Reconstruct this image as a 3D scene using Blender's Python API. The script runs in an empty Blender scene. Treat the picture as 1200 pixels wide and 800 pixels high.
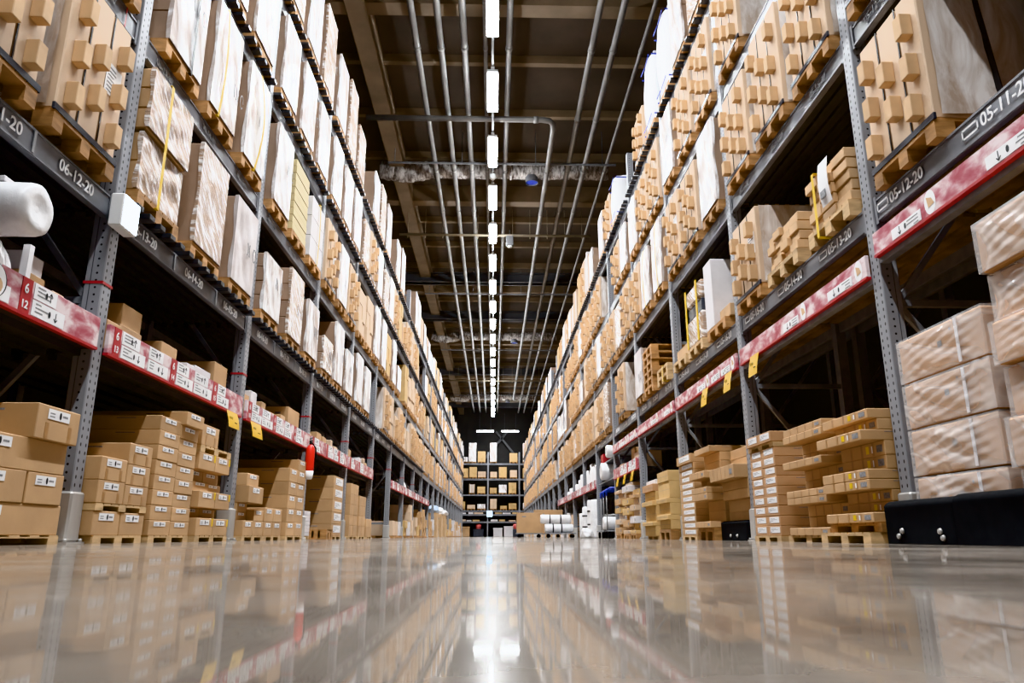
import bpy, bmesh, math, random
from mathutils import Vector, Matrix
R = random.Random(11)
PI = math.pi
C = bpy.context.scene.collection
SC = bpy.context.scene

# ------------------------------------------------------------------ materials
def newmat(name):
    m = bpy.data.materials.new(name); m.use_nodes = True
    nt = m.node_tree; nt.nodes.clear()
    out = nt.nodes.new('ShaderNodeOutputMaterial')
    return m, nt, out
def node(nt, t, **kw):
    n = nt.nodes.new(t)
    for k, v in kw.items():
        if k.startswith('i_'):
            n.inputs[k[2:].replace('_', ' ')].default_value = v
        else:
            setattr(n, k, v)
    return n
def c4(c): return (c[0], c[1], c[2], 1)
def basic(name, col, rough=.6, metal=0.0, noise=0.0, nscale=6, rnd=0.0, bump=0.0, bscale=40, stretch=(1, 1, 1), coat=0.0, spec=.5, col2=None):
    """Principled surface whose colour wanders with a noise and a little from object to object."""
    m, nt, out = newmat(name)
    p = node(nt, 'ShaderNodeBsdfPrincipled')
    p.inputs['Base Color'].default_value = c4(col)
    p.inputs['Roughness'].default_value = rough
    p.inputs['Metallic'].default_value = metal
    p.inputs['Coat Weight'].default_value = coat
    p.inputs['Specular IOR Level'].default_value = spec
    nt.links.new(p.outputs[0], out.inputs[0])
    tc = node(nt, 'ShaderNodeTexCoord'); mp = node(nt, 'ShaderNodeMapping')
    mp.inputs['Scale'].default_value = stretch
    nt.links.new(tc.outputs['Object'], mp.inputs[0])
    oi = node(nt, 'ShaderNodeObjectInfo')
    last = None
    if noise > 0 or rnd > 0:
        add = node(nt, 'ShaderNodeVectorMath', operation='ADD')
        sc = node(nt, 'ShaderNodeMath', operation='MULTIPLY'); sc.inputs[1].default_value = 37.0
        nt.links.new(oi.outputs['Random'], sc.inputs[0])
        nt.links.new(mp.outputs[0], add.inputs[0]); nt.links.new(sc.outputs[0], add.inputs[1])
        nz = node(nt, 'ShaderNodeTexNoise'); nz.inputs['Scale'].default_value = nscale; nz.inputs['Detail'].default_value = 5
        nt.links.new(add.outputs[0], nz.inputs['Vector'])
        mix = node(nt, 'ShaderNodeMix', data_type='RGBA')
        d = 1 - noise
        mix.inputs[6].default_value = c4([x * d for x in col]) if col2 is None else c4(col2)
        mix.inputs[7].default_value = c4([min(1, x * (1 + noise * .5)) for x in col])
        mr = node(nt, 'ShaderNodeMapRange'); mr.inputs[1].default_value = .35; mr.inputs[2].default_value = .65
        nt.links.new(nz.outputs[0], mr.inputs[0]); nt.links.new(mr.outputs[0], mix.inputs[0])
        last = mix.outputs[2]
        if rnd > 0:
            hs = node(nt, 'ShaderNodeHueSaturation')
            mr2 = node(nt, 'ShaderNodeMapRange'); mr2.inputs[3].default_value = 1 - rnd; mr2.inputs[4].default_value = 1 + rnd * .7
            nt.links.new(oi.outputs['Random'], mr2.inputs[0]); nt.links.new(mr2.outputs[0], hs.inputs['Value'])
            nt.links.new(last, hs.inputs['Color']); last = hs.outputs[0]
        nt.links.new(last, p.inputs['Base Color'])
    if bump > 0:
        nb = node(nt, 'ShaderNodeTexNoise'); nb.inputs['Scale'].default_value = bscale; nb.inputs['Detail'].default_value = 4
        nt.links.new(mp.outputs[0], nb.inputs['Vector'])
        b = node(nt, 'ShaderNodeBump'); b.inputs['Strength'].default_value = bump; b.inputs['Distance'].default_value = .01
        nt.links.new(nb.outputs[0], b.inputs['Height']); nt.links.new(b.outputs[0], p.inputs['Normal'])
    return m

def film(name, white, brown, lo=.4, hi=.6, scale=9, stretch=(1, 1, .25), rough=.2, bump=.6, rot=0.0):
    """Stretch film over cartons: streaks of white, part film and part painted-in glare, over the brown board behind it."""
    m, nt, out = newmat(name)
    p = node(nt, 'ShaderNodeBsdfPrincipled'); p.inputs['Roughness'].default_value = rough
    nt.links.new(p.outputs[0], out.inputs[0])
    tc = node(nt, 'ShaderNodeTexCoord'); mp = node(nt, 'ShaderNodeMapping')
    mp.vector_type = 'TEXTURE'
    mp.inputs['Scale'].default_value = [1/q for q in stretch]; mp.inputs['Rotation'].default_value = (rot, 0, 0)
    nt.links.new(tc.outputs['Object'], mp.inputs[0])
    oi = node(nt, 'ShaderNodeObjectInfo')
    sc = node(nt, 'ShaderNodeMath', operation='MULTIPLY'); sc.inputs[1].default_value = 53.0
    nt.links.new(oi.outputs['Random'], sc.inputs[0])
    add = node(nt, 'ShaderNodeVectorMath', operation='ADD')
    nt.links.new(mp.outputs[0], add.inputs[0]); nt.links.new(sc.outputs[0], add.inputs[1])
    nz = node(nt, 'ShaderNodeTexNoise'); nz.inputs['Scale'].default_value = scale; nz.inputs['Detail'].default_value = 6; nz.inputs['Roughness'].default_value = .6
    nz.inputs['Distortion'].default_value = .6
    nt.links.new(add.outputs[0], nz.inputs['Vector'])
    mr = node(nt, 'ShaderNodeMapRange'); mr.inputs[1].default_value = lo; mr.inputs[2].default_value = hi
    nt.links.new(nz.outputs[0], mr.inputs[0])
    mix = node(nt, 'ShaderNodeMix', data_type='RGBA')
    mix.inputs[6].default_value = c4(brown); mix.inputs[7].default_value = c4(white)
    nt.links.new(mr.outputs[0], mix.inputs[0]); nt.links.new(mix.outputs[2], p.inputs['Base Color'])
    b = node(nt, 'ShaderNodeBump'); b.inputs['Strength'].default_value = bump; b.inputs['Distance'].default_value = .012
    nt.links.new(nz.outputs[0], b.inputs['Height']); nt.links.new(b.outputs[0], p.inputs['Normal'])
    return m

def emit(name, col, s, edge=False):
    m, nt, out = newmat(name)
    e = node(nt, 'ShaderNodeEmission'); e.inputs[0].default_value = c4(col); e.inputs[1].default_value = s
    nt.links.new(e.outputs[0], out.inputs[0])
    return m

MT = {}
MT['board'] = basic('brown_cardboard', (.50, .312, .165), .75, noise=.12, nscale=2.5, rnd=.10, bump=.08, bscale=25)
MT['board_red'] = basic('reddish_cardboard', (.50, .29, .155), .75, noise=.10, nscale=2.5, rnd=.08)
MT['board_side'] = basic('shaded_wrapped_cardboard', (.35, .235, .165), .5, noise=.15, nscale=3, rnd=.12)  # wrapped cardboard with the dimness of load sides painted into its colour
MT['tan'] = basic('pale_tan_cardboard', (.62, .455, .32), .7, noise=.07, nscale=2, rnd=.10)
MT['block'] = basic('tan_spacer_board', (.56, .365, .205), .75, noise=.1, nscale=5, rnd=.08)
MT['yellowboard'] = basic('yellow_board', (.58, .385, .175), .7, noise=.1, nscale=4, rnd=.08)
MT['cream'] = basic('cream_panel', (.55, .45, .25), .6, noise=.06, nscale=5)
MT['whitebox'] = basic('white_carton_board', (.66, .63, .64), .55, noise=.08, nscale=4)
MT['tape'] = basic('packing_tape', (.37, .205, .09), .35, noise=.1)
MT['wood'] = basic('pallet_wood', (.42, .225, .095), .8, noise=.35, nscale=6, rnd=.2, stretch=(1, 1, 4), bump=.1)
MT['woodpale'] = basic('pale_pallet_wood', (.55, .37, .2), .8, noise=.25, nscale=6, rnd=.1, stretch=(1, 1, 4))
MT['white'] = basic('white_paper', (.78, .77, .78), .6, noise=.05)
MT['paperprint'] = basic('grey_print', (.25, .25, .26), .7, noise=.3, nscale=60)
MT['black'] = basic('black_print', (.012, .012, .014), .6, noise=.1)
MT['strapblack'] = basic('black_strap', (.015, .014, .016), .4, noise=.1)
MT['strapyellow'] = basic('yellow_strap', (.72, .47, .008), .4, noise=.1)
MT['blue'] = basic('blue_trim', (.03, .06, .42), .5, noise=.1)
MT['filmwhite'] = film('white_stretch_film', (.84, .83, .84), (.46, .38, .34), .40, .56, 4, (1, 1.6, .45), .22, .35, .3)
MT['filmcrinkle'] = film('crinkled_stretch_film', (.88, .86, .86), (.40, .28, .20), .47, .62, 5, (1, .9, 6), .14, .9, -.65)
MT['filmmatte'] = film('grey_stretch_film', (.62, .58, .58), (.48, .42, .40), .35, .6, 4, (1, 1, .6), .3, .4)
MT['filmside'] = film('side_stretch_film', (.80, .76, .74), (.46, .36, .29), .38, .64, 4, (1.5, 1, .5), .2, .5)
MT['plasticwhite'] = basic('white_plastic_wrap', (.80, .79, .80), .28, noise=.12, nscale=9, bump=.5, bscale=14)
MT['sack'] = basic('white_woven_sack', (.84, .83, .84), .45, noise=.1, nscale=4, bump=.5, bscale=7, stretch=(1, 2, .6))
MT['beam'] = basic('grey_rack_beam_paint', (.20, .206, .226), .38, noise=.25, nscale=7, bump=.05, bscale=20, stretch=(1, .4, 1))
MT['beamlight'] = basic('pale_rack_connector_paint', (.33, .335, .35), .4, noise=.2, nscale=9)
MT['steel'] = basic('rack_brace_steel', (.21, .215, .23), .45, noise=.2, nscale=8)
MT['guard'] = basic('galvanised_guard', (.50, .48, .46), .38, metal=.25, noise=.15, nscale=5, stretch=(1, 1, .3))
MT['bar'] = basic('black_support_bar', (.035, .037, .042), .3, noise=.3, nscale=10)
MT['red'] = basic('red_plastic', (.40, .03, .035), .4, noise=.08)
MT['redpaint'] = basic('extinguisher_red', (.70, .035, .02), .3, noise=.05)
MT['yellowtag'] = basic('yellow_tag_plastic', (.62, .36, .004), .4, noise=.08)
MT['rubber'] = basic('black_rubber', (.012, .012, .013), .9, noise=.2, nscale=12, spec=.12)
MT['pipe'] = basic('galvanised_pipe', (.29, .285, .28), .4, metal=.3, noise=.15, nscale=2)
MT['pipepale'] = basic('pale_pipe', (.34, .29, .22), .45, noise=.1)
MT['foil'] = film('foil_duct_wrap', (.62, .59, .57), (.16, .14, .13), .38, .6, 5, (2.5, 1, 1), .18, 1.0)
MT['lampwhite'] = basic('lamp_housing_white', (.7, .7, .7), .4, noise=.03)
MT['darkbacking'] = basic('dark_backing', (.045, .042, .04), .8, noise=.3, nscale=.5)
MT['farwall'] = basic('far_wall_panel', (.05, .047, .045), .8, noise=.25, nscale=.4)
MT['ceiling'] = basic('soffit_board', (.078, .062, .05), .8, noise=.3, nscale=.5)
MT['joist'] = basic('timber_coloured_joist', (.22, .168, .12), .7, noise=.2, nscale=1.2)
MT['girder'] = basic('grey_girder', (.10, .10, .105), .6, noise=.2, nscale=1.2)
MT['pink'] = basic('pink_plastic', (.75, .16, .15), .4, noise=.05)
MT['bluecloth'] = basic('pale_blue_film', (.55, .72, .95), .4, noise=.1)
MT['greywrap'] = basic('dark_grey_plastic', (.05, .055, .07), .3, noise=.2)
MT['deckwood'] = basic('deck_slat_wood', (.20, .11, .05), .8, noise=.4, nscale=5)
MT['deckdark'] = basic('dark_deck_mesh', (.035, .035, .038), .6, noise=.3, nscale=9)
MT['emit'] = emit('fluorescent_glow', (.92, .965, 1), 100)
MT['emitpanel'] = emit('lit_panel_glow', (.80, .90, 1), 16)
MT['emitblue'] = emit('far_panel_glow', (.55, .78, 1), 9)

def post_material():
    """Painted upright with rows of punched holes (dark round spots on the side, slots on the face)."""
    m, nt, out = newmat('perforated_post_paint')
    p = node(nt, 'ShaderNodeBsdfPrincipled'); p.inputs['Roughness'].default_value = .38
    nt.links.new(p.outputs[0], out.inputs[0])
    tc = node(nt, 'ShaderNodeTexCoord'); sx = node(nt, 'ShaderNodeSeparateXYZ'); nt.links.new(tc.outputs['Object'], sx.inputs[0])
    ge = node(nt, 'ShaderNodeNewGeometry'); sn = node(nt, 'ShaderNodeSeparateXYZ'); nt.links.new(ge.outputs['Normal'], sn.inputs[0])
    def mth(op, a, b=None, c=None):
        n = node(nt, 'ShaderNodeMath', operation=op)
        for i, v in enumerate((a, b, c)):
            if v is None: continue
            if isinstance(v, (int, float)): n.inputs[i].default_value = v
            else: nt.links.new(v, n.inputs[i])
        return n.outputs[0]
    def rowd(z, off):
        f = mth('FRACT', mth('ADD', mth('DIVIDE', z, .05), off))
        return mth('MULTIPLY', mth('SUBTRACT', f, .5), .05)
    z1 = rowd(sx.outputs[2], .0); z2 = mth('MULTIPLY', rowd(sx.outputs[2], .5), .62)
    yy = mth('ABSOLUTE', mth('SUBTRACT', mth('ABSOLUTE', sx.outputs[1]), .03))
    xx = mth('ABSOLUTE', mth('ADD', sx.outputs[0], .045))
    dside = mth('SQRT', mth('ADD', mth('MULTIPLY', xx, xx), mth('MULTIPLY', z1, z1)))
    dface = mth('SQRT', mth('ADD', mth('MULTIPLY', yy, yy), mth('MULTIPLY', z2, z2)))
    isf = mth('GREATER_THAN', mth('ABSOLUTE', sn.outputs[0]), .6)
    hs = mth('MULTIPLY', mth('LESS_THAN', dside, .0075), mth('SUBTRACT', 1, isf))
    hf = mth('MULTIPLY', mth('LESS_THAN', dface, .0075), isf)
    hole = mth('ADD', hs, hf)
    # crease line on the side of the section
    cr = mth('MULTIPLY', mth('LESS_THAN', mth('ABSOLUTE', mth('ADD', sx.outputs[0], .082)), .003), mth('SUBTRACT', 1, isf))
    nz = node(nt, 'ShaderNodeTexNoise'); nz.inputs['Scale'].default_value = 3; nt.links.new(tc.outputs['Object'], nz.inputs['Vector'])
    base = node(nt, 'ShaderNodeMix', data_type='RGBA')
    base.inputs[6].default_value = (.225, .23, .25, 1); base.inputs[7].default_value = (.30, .305, .325, 1)
    nt.links.new(nz.outputs[0], base.inputs[0])
    crm = node(nt, 'ShaderNodeMix', data_type='RGBA'); nt.links.new(cr, crm.inputs[0]); nt.links.new(base.outputs[2], crm.inputs[6]); crm.inputs[7].default_value = (.07, .07, .08, 1)
    mix = node(nt, 'ShaderNodeMix', data_type='RGBA'); nt.links.new(hole, mix.inputs[0]); nt.links.new(crm.outputs[2], mix.inputs[6]); mix.inputs[7].default_value = (.006, .006, .006, 1)
    nt.links.new(mix.outputs[2], p.inputs['Base Color'])
    return m
MT['post'] = post_material()

def rail_material():
    """Shelf-edge rail behind glossy film: pink and dark red patches with pale glare."""
    m, nt, out = newmat('price_rail_film')
    p = node(nt, 'ShaderNodeBsdfPrincipled'); p.inputs['Roughness'].default_value = .25
    nt.links.new(p.outputs[0], out.inputs[0])
    tc = node(nt, 'ShaderNodeTexCoord'); mp = node(nt, 'ShaderNodeMapping'); mp.inputs['Scale'].default_value = (1, 2.6, 5)
    nt.links.new(tc.outputs['Object'], mp.inputs[0])
    nz = node(nt, 'ShaderNodeTexNoise'); nz.inputs['Scale'].default_value = 2.2; nz.inputs['Detail'].default_value = 7; nz.inputs['Distortion'].default_value = .3
    oi = node(nt, 'ShaderNodeObjectInfo'); ad = node(nt, 'ShaderNodeVectorMath', operation='ADD')
    sc = node(nt, 'ShaderNodeMath', operation='MULTIPLY'); sc.inputs[1].default_value = 21.0
    nt.links.new(oi.outputs['Random'], sc.inputs[0]); nt.links.new(sc.outputs[0], ad.inputs[1])
    nt.links.new(mp.outputs[0], ad.inputs[0]); nt.links.new(ad.outputs[0], nz.inputs['Vector'])
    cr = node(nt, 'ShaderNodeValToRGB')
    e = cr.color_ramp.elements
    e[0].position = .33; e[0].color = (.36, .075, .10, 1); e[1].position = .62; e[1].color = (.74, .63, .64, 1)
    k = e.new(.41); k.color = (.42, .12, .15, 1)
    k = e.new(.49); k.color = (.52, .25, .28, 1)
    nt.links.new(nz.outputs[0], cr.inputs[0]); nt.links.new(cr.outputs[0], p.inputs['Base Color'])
    return m
MT['rail'] = rail_material()

def clear_film():
    """Clear poly bag drawn tight over cartons: see-through with white glare folds."""
    m, nt, out = newmat('clear_poly_film')
    tr = node(nt, 'ShaderNodeBsdfTransparent')
    p = node(nt, 'ShaderNodeBsdfPrincipled'); p.inputs['Base Color'].default_value = (.9, .88, .88, 1); p.inputs['Roughness'].default_value = .16
    tc = node(nt, 'ShaderNodeTexCoord'); mp = node(nt, 'ShaderNodeMapping'); mp.vector_type = 'TEXTURE'; mp.inputs['Scale'].default_value = (1, 1.4, .6); mp.inputs['Rotation'].default_value = (-.35, 0, 0)
    nt.links.new(tc.outputs['Object'], mp.inputs[0])
    oi = node(nt, 'ShaderNodeObjectInfo'); ad = node(nt, 'ShaderNodeVectorMath', operation='ADD')
    sc = node(nt, 'ShaderNodeMath', operation='MULTIPLY'); sc.inputs[1].default_value = 31.0
    nt.links.new(oi.outputs['Random'], sc.inputs[0]); nt.links.new(sc.outputs[0], ad.inputs[1]); nt.links.new(mp.outputs[0], ad.inputs[0])
    nz = node(nt, 'ShaderNodeTexNoise'); nz.inputs['Scale'].default_value = 2.6; nz.inputs['Detail'].default_value = 1.5; nz.inputs['Distortion'].default_value = .5
    nt.links.new(ad.outputs[0], nz.inputs['Vector'])
    # ridged: bright where the noise crosses its middle
    a = node(nt, 'ShaderNodeMath', operation='SUBTRACT'); a.inputs[1].default_value = .5; nt.links.new(nz.outputs[0], a.inputs[0])
    ab = node(nt, 'ShaderNodeMath', operation='ABSOLUTE'); nt.links.new(a.outputs[0], ab.inputs[0])
    mr = node(nt, 'ShaderNodeMapRange'); mr.inputs[1].default_value = .0; mr.inputs[2].default_value = .05; mr.inputs[3].default_value = .46; mr.inputs[4].default_value = .28
    nt.links.new(ab.outputs[0], mr.inputs[0])
    b = node(nt, 'ShaderNodeBump'); b.inputs['Strength'].default_value = .25; b.inputs['Distance'].default_value = .03
    nt.links.new(nz.outputs[0], b.inputs['Height']); nt.links.new(b.outputs[0], p.inputs['Normal'])
    mx = node(nt, 'ShaderNodeMixShader'); nt.links.new(mr.outputs[0], mx.inputs[0]); nt.links.new(tr.outputs[0], mx.inputs[1]); nt.links.new(p.outputs[0], mx.inputs[2])
    nt.links.new(mx.outputs[0], out.inputs[0])
    return m
MT['clearfilm'] = clear_film()

def floor_material():
    m, nt, out = newmat('polished_concrete')
    p = node(nt, 'ShaderNodeBsdfPrincipled'); p2 = node(nt, 'ShaderNodeBsdfPrincipled')
    ms = node(nt, 'ShaderNodeMixShader'); ms.inputs[0].default_value = .5
    nt.links.new(p.outputs[0], ms.inputs[1]); nt.links.new(p2.outputs[0], ms.inputs[2]); nt.links.new(ms.outputs[0], out.inputs[0])
    tc = node(nt, 'ShaderNodeTexCoord')
    n1 = node(nt, 'ShaderNodeTexNoise'); n1.inputs['Scale'].default_value = 1.1; n1.inputs['Detail'].default_value = 8; n1.inputs['Distortion'].default_value = 1.0
    n2 = node(nt, 'ShaderNodeTexNoise'); n2.inputs['Scale'].default_value = 4.5; n2.inputs['Detail'].default_value = 8; n2.inputs['Roughness'].default_value = .65
    n3 = node(nt, 'ShaderNodeTexNoise'); n3.inputs['Scale'].default_value = 60; n3.inputs['Detail'].default_value = 3
    for n in (n1, n2, n3): nt.links.new(tc.outputs['Object'], n.inputs['Vector'])
    cr = node(nt, 'ShaderNodeValToRGB'); e = cr.color_ramp.elements
    e[0].position = .38; e[0].color = (.145, .121, .101, 1); e[1].position = .62; e[1].color = (.275, .238, .203, 1)
    mx = node(nt, 'ShaderNodeMix', data_type='FLOAT'); mx.inputs[0].default_value = .45
    nt.links.new(n1.outputs[0], mx.inputs[2]); nt.links.new(n2.outputs[0], mx.inputs[3])
    nt.links.new(mx.outputs[0], cr.inputs[0]); nt.links.new(cr.outputs[0], p.inputs['Base Color']); nt.links.new(cr.outputs[0], p2.inputs['Base Color'])
    mr = node(nt, 'ShaderNodeMapRange'); mr.inputs[1].default_value = .35; mr.inputs[2].default_value = .65; mr.inputs[3].default_value = .02; mr.inputs[4].default_value = .06
    nt.links.new(n2.outputs[0], mr.inputs[0]); nt.links.new(mr.outputs[0], p.inputs['Roughness'])
    mf = node(nt, 'ShaderNodeMapRange'); mf.inputs[1].default_value = .38; mf.inputs[2].default_value = .62; mf.inputs[3].default_value = .25; mf.inputs[4].default_value = .72
    nt.links.new(mx.outputs[0], mf.inputs[0]); nt.links.new(mf.outputs[0], ms.inputs[0])
    p.inputs['IOR'].default_value = 1.42; p2.inputs['IOR'].default_value = 1.3; p2.inputs['Roughness'].default_value = .22; p2.inputs['Specular IOR Level'].default_value = .3
    return m
MT['floor'] = floor_material()

# ------------------------------------------------------------------ mesh builder
class MB:
    def __init__(s): s.v = []; s.f = []; s.m = []; s.sm = []
    def add(s, vs, fs, mi=0, smooth=False):
        o = len(s.v); s.v += [tuple(v) for v in vs]
        for f in fs: s.f.append([o + i for i in f]); s.m.append(mi); s.sm.append(smooth)
    def box(s, x0, x1, y0, y1, z0, z1, mi=0, c=0.0):
        if x0 > x1: x0, x1 = x1, x0
        if y0 > y1: y0, y1 = y1, y0
        if z0 > z1: z0, z1 = z1, z0
        if c <= 0:
            vs = [(x0,y0,z0),(x1,y0,z0),(x1,y1,z0),(x0,y1,z0),(x0,y0,z1),(x1,y0,z1),(x1,y1,z1),(x0,y1,z1)]
            s.add(vs, [(3,2,1,0),(4,5,6,7),(0,1,5,4),(1,2,6,5),(2,3,7,6),(3,0,4,7)], mi)
            return s
        vs = []; idx = {}
        for ix, X in enumerate((x0, x1)):
            for iy, Y in enumerate((y0, y1)):
                for iz, Z in enumerate((z0, z1)):
                    sx, sy, sz = 1 - 2*ix, 1 - 2*iy, 1 - 2*iz
                    idx[ix,iy,iz] = len(vs)
                    vs += [(X, Y+sy*c, Z+sz*c), (X+sx*c, Y, Z+sz*c), (X+sx*c, Y+sy*c, Z)]
        def q(a, k): return idx[a] + k
        fs = []
        for i in (0, 1):
            L = [q((i,0,0),0), q((i,1,0),0), q((i,1,1),0), q((i,0,1),0)]; fs.append(L if i else L[::-1])
            L = [q((0,i,0),1), q((0,i,1),1), q((1,i,1),1), q((1,i,0),1)]; fs.append(L if i else L[::-1])
            L = [q((0,0,i),2), q((1,0,i),2), q((1,1,i),2), q((0,1,i),2)]; fs.append(L if i else L[::-1])
        for a in (0, 1):
            for b in (0, 1):
                f = (a + b) % 2
                L = [q((a,b,0),0), q((a,b,1),0), q((a,b,1),1), q((a,b,0),1)]; fs.append(L if f else L[::-1])
                L = [q((a,0,b),0), q((a,0,b),2), q((a,1,b),2), q((a,1,b),0)]; fs.append(L if f else L[::-1])
                L = [q((0,a,b),1), q((1,a,b),1), q((1,a,b),2), q((0,a,b),2)]; fs.append(L if f else L[::-1])
        for k, v in idx.items():
            L = [v, v+1, v+2]; fs.append(L if sum(k) % 2 else L[::-1])
        s.add(vs, fs, mi)
        return s
    def quad(s, a, b, c, d, mi=0): s.add([a, b, c, d], [(0, 1, 2, 3)], mi); return s
    def tube(s, pts, r, n=10, mi=0, cap=True, smooth=True):
        pts = [Vector(p) for p in pts]; rs = r if isinstance(r, (list, tuple)) else [r] * len(pts)
        rings = []; up = None; vs = []
        for i, p in enumerate(pts):
            d = (pts[min(i+1, len(pts)-1)] - pts[max(i-1, 0)])
            if d.length < 1e-9: d = Vector((0, 0, 1))
            d.normalize()
            if up is None:
                up = Vector((0, 0, 1)) if abs(d.z) < .9 else Vector((1, 0, 0))
            a = d.cross(up)
            if a.length < 1e-4: a = d.cross(Vector((0, 1, 0)))
            a.normalize(); b = a.cross(d); b.normalize(); up = b
            for k in range(n):
                t = 2*PI*k/n
                vs.append(p + (a*math.cos(t) + b*math.sin(t)) * rs[i])
        fs = []
        for i in range(len(pts)-1):
            for k in range(n):
                k2 = (k+1) % n
                fs.append((i*n+k, i*n+k2, (i+1)*n+k2, (i+1)*n+k))
        s.add(vs, fs, mi, smooth)
        if cap:
            o = len(s.v) - len(vs)
            s.f.append([o+k for k in range(n)][::-1]); s.m.append(mi); s.sm.append(False)
            s.f.append([o+(len(pts)-1)*n+k for k in range(n)]); s.m.append(mi); s.sm.append(False)
        return s
    def disc(s, c, ry, rz, n=14, mi=0, x=0.0):
        vs = [(c[0], c[1]+ry*math.cos(2*PI*k/n), c[2]+rz*math.sin(2*PI*k/n)) for k in range(n)]
        s.add(vs, [list(range(n))], mi); return s
    def bar(s, a, b, w, h, mi=0):
        """rectangular bar from a to b"""
        a, b = Vector(a), Vector(b); d = (b-a).normalized()
        u = Vector((0,0,1)) if abs(d.z) < .95 else Vector((0,1,0))
        p = d.cross(u).normalized(); q = p.cross(d).normalized()
        vs = []
        for e in (a, b):
            for i, j in ((-1,-1),(1,-1),(1,1),(-1,1)): vs.append(e + p*i*w/2 + q*j*h/2)
        s.add(vs, [(0,1,2,3),(7,6,5,4),(0,4,5,1),(1,5,6,2),(2,6,7,3),(3,7,4,0)], mi); return s
    def sheet(s, fn, nu, nv, mi=0, smooth=True):
        vs = [fn(i/nu, j/nv) for j in range(nv+1) for i in range(nu+1)]
        fs = [(j*(nu+1)+i, j*(nu+1)+i+1, (j+1)*(nu+1)+i+1, (j+1)*(nu+1)+i) for j in range(nv) for i in range(nu)]
        s.add(vs, fs, mi, smooth); return s
    def mesh(s, name, mats):
        me = bpy.data.meshes.new(name)
        me.from_pydata(s.v, [], s.f)
        for m in mats: me.materials.append(MT[m])
        me.polygons.foreach_set('material_index', s.m)
        me.polygons.foreach_set('use_smooth', s.sm)
        me.update()
        bm = bmesh.new(); bm.from_mesh(me)
        bmesh.ops.recalc_face_normals(bm, faces=[f for f in bm.faces if len(f.verts) > 2 and not all(len(e.link_faces) == 1 for e in f.edges)])
        bm.to_mesh(me); bm.free()
        return me

CACHE = {}
def proto(key, build, mats):
    """mesh data shared by every copy"""
    if key not in CACHE:
        b = build(); CACHE[key] = b.mesh(key[0] if isinstance(key, tuple) else key, mats)
    return CACHE[key]
def obj(name, me, parent=None, loc=(0,0,0), rz=0):
    o = bpy.data.objects.new(name, me); C.objects.link(o)
    o.location = loc; o.rotation_euler = (0, 0, rz)
    if parent is not None: o.parent = parent
    return o
def tag(o, label, cat, group=None, kind=None):
    o['label'] = label; o['category'] = cat
    if group: o['group'] = group
    if kind: o['kind'] = kind
    return o
def thing(name, label, cat, loc=(0,0,0), rz=0, group=None):
    o = bpy.data.objects.new(name, None); C.objects.link(o)
    o.empty_display_size = .1
    o.location = loc; o.rotation_euler = (0, 0, rz)
    return tag(o, label, cat, group)
def struct(name, mb, mats, loc=(0,0,0)):
    o = obj(name, mb.mesh(name, mats), None, loc); o['kind'] = 'structure'; return o
FONTS = []
def lettering(body, size, parent, loc, mat='white', ext=.0015, align='LEFT', name='lettering', space=1.0):
    cu = bpy.data.curves.new(name, 'FONT'); cu.body = body; cu.size = size; cu.extrude = ext
    cu.align_x = align; cu.space_character = space; cu.offset = .0012; cu.materials.append(MT[mat])
    o = bpy.data.objects.new(name, cu); C.objects.link(o); o.parent = parent
    o.location = loc; o.rotation_euler = (PI/2, 0, PI/2)
    FONTS.append(o)
    return o

ORD = ['entry','first','second','third','fourth','fifth','sixth','seventh','eighth','ninth','tenth','eleventh','twelfth','thirteenth','fourteenth','fifteenth','sixteenth','seventeenth','eighteenth','nineteenth','twentieth','twenty-first']
SIDE = {-1: 'left-side', 1: 'right-side'}
XF = 2.58                     # aisle face of the racking, either side
PITCH = 2.8
Y1 = {-1: 4.69, 1: 4.62}
NB = 22
def PY(s, k): return Y1[s] + PITCH * (k - 1)
LV = {2: 2.11, 3: 3.48, 4: 4.85, 5: 6.21}       # underside of the pallet beams
TOPZ = 7.35
BH = .155
def rot(s): return 0 if s < 0 else PI

# ------------------------------------------------------------------ setting
b = MB(); b.box(-9, 9, -14, 72, -.2, 0); struct('floor', b, ['floor'])
b = MB(); b.box(-9, 9, -14, 72, 11.9, 12.1); struct('ceiling', b, ['ceiling'])
b = MB(); b.box(-5.5, -5.3, -14, 72, 0, 11.9); struct('dark_backing_left', b, ['darkbacking'])  # added dark backing behind the left racks to keep their interiors black
b = MB(); b.box(5.3, 5.5, -14, 72, 0, 11.9); struct('dark_backing_right', b, ['darkbacking'])  # the same added dark backing behind the right racks
b = MB(); b.box(-5.5, 5.5, 69.6, 69.8, 0, 11.9)
for i in range(12): b.box(-5.4 + i*.95, -5.33 + i*.95, 69.52, 69.6, 0, 11.9)
struct('wall_back', b, ['farwall'])
# ceiling beams: a tan longitudinal beam each side, tan cross joists, grey girders
n = 0
for x in (-3.1,):
    b = MB(); b.box(x-.23, x+.23, -10, 69.5, 11.25, 11.9, c=.02); struct('trim_%d' % n, b, ['joist']); n += 1
y = 13.85 - 2.45*8
k = 0
while y < 69:
    big = k % 4 == 0
    b = MB(); b.box(-5.3, 5.3, y-(.2 if big else .08), y+(.2 if big else .08), 11.3 if big else 11.68, 11.9)
    struct('trim_%d' % n, b, ['joist']); n += 1; k += 1; y += 2.45
for y in (31.2, 37.0, 50.5, 64.0):
    b = MB(); b.box(-5.3, 5.3, y-.12, y+.12, 11.0, 11.45); b.box(-5.3, 5.3, y-.25, y+.25, 11.0, 11.05); b.box(-5.3, 5.3, y-.25, y+.25, 11.4, 11.45)
    struct('trim_%d' % n, b, ['girder']); n += 1
# diagonal struts on the far wall
for i, (xa, xb) in enumerate(((.2, 2.4), (1.3, -1.0))):
    b = MB(); b.bar((xa, 69.3, 9.6), (xb, 69.3, 6.9), .2, .2); struct('trim_%d' % n, b, ['girder']); n += 1

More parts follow.
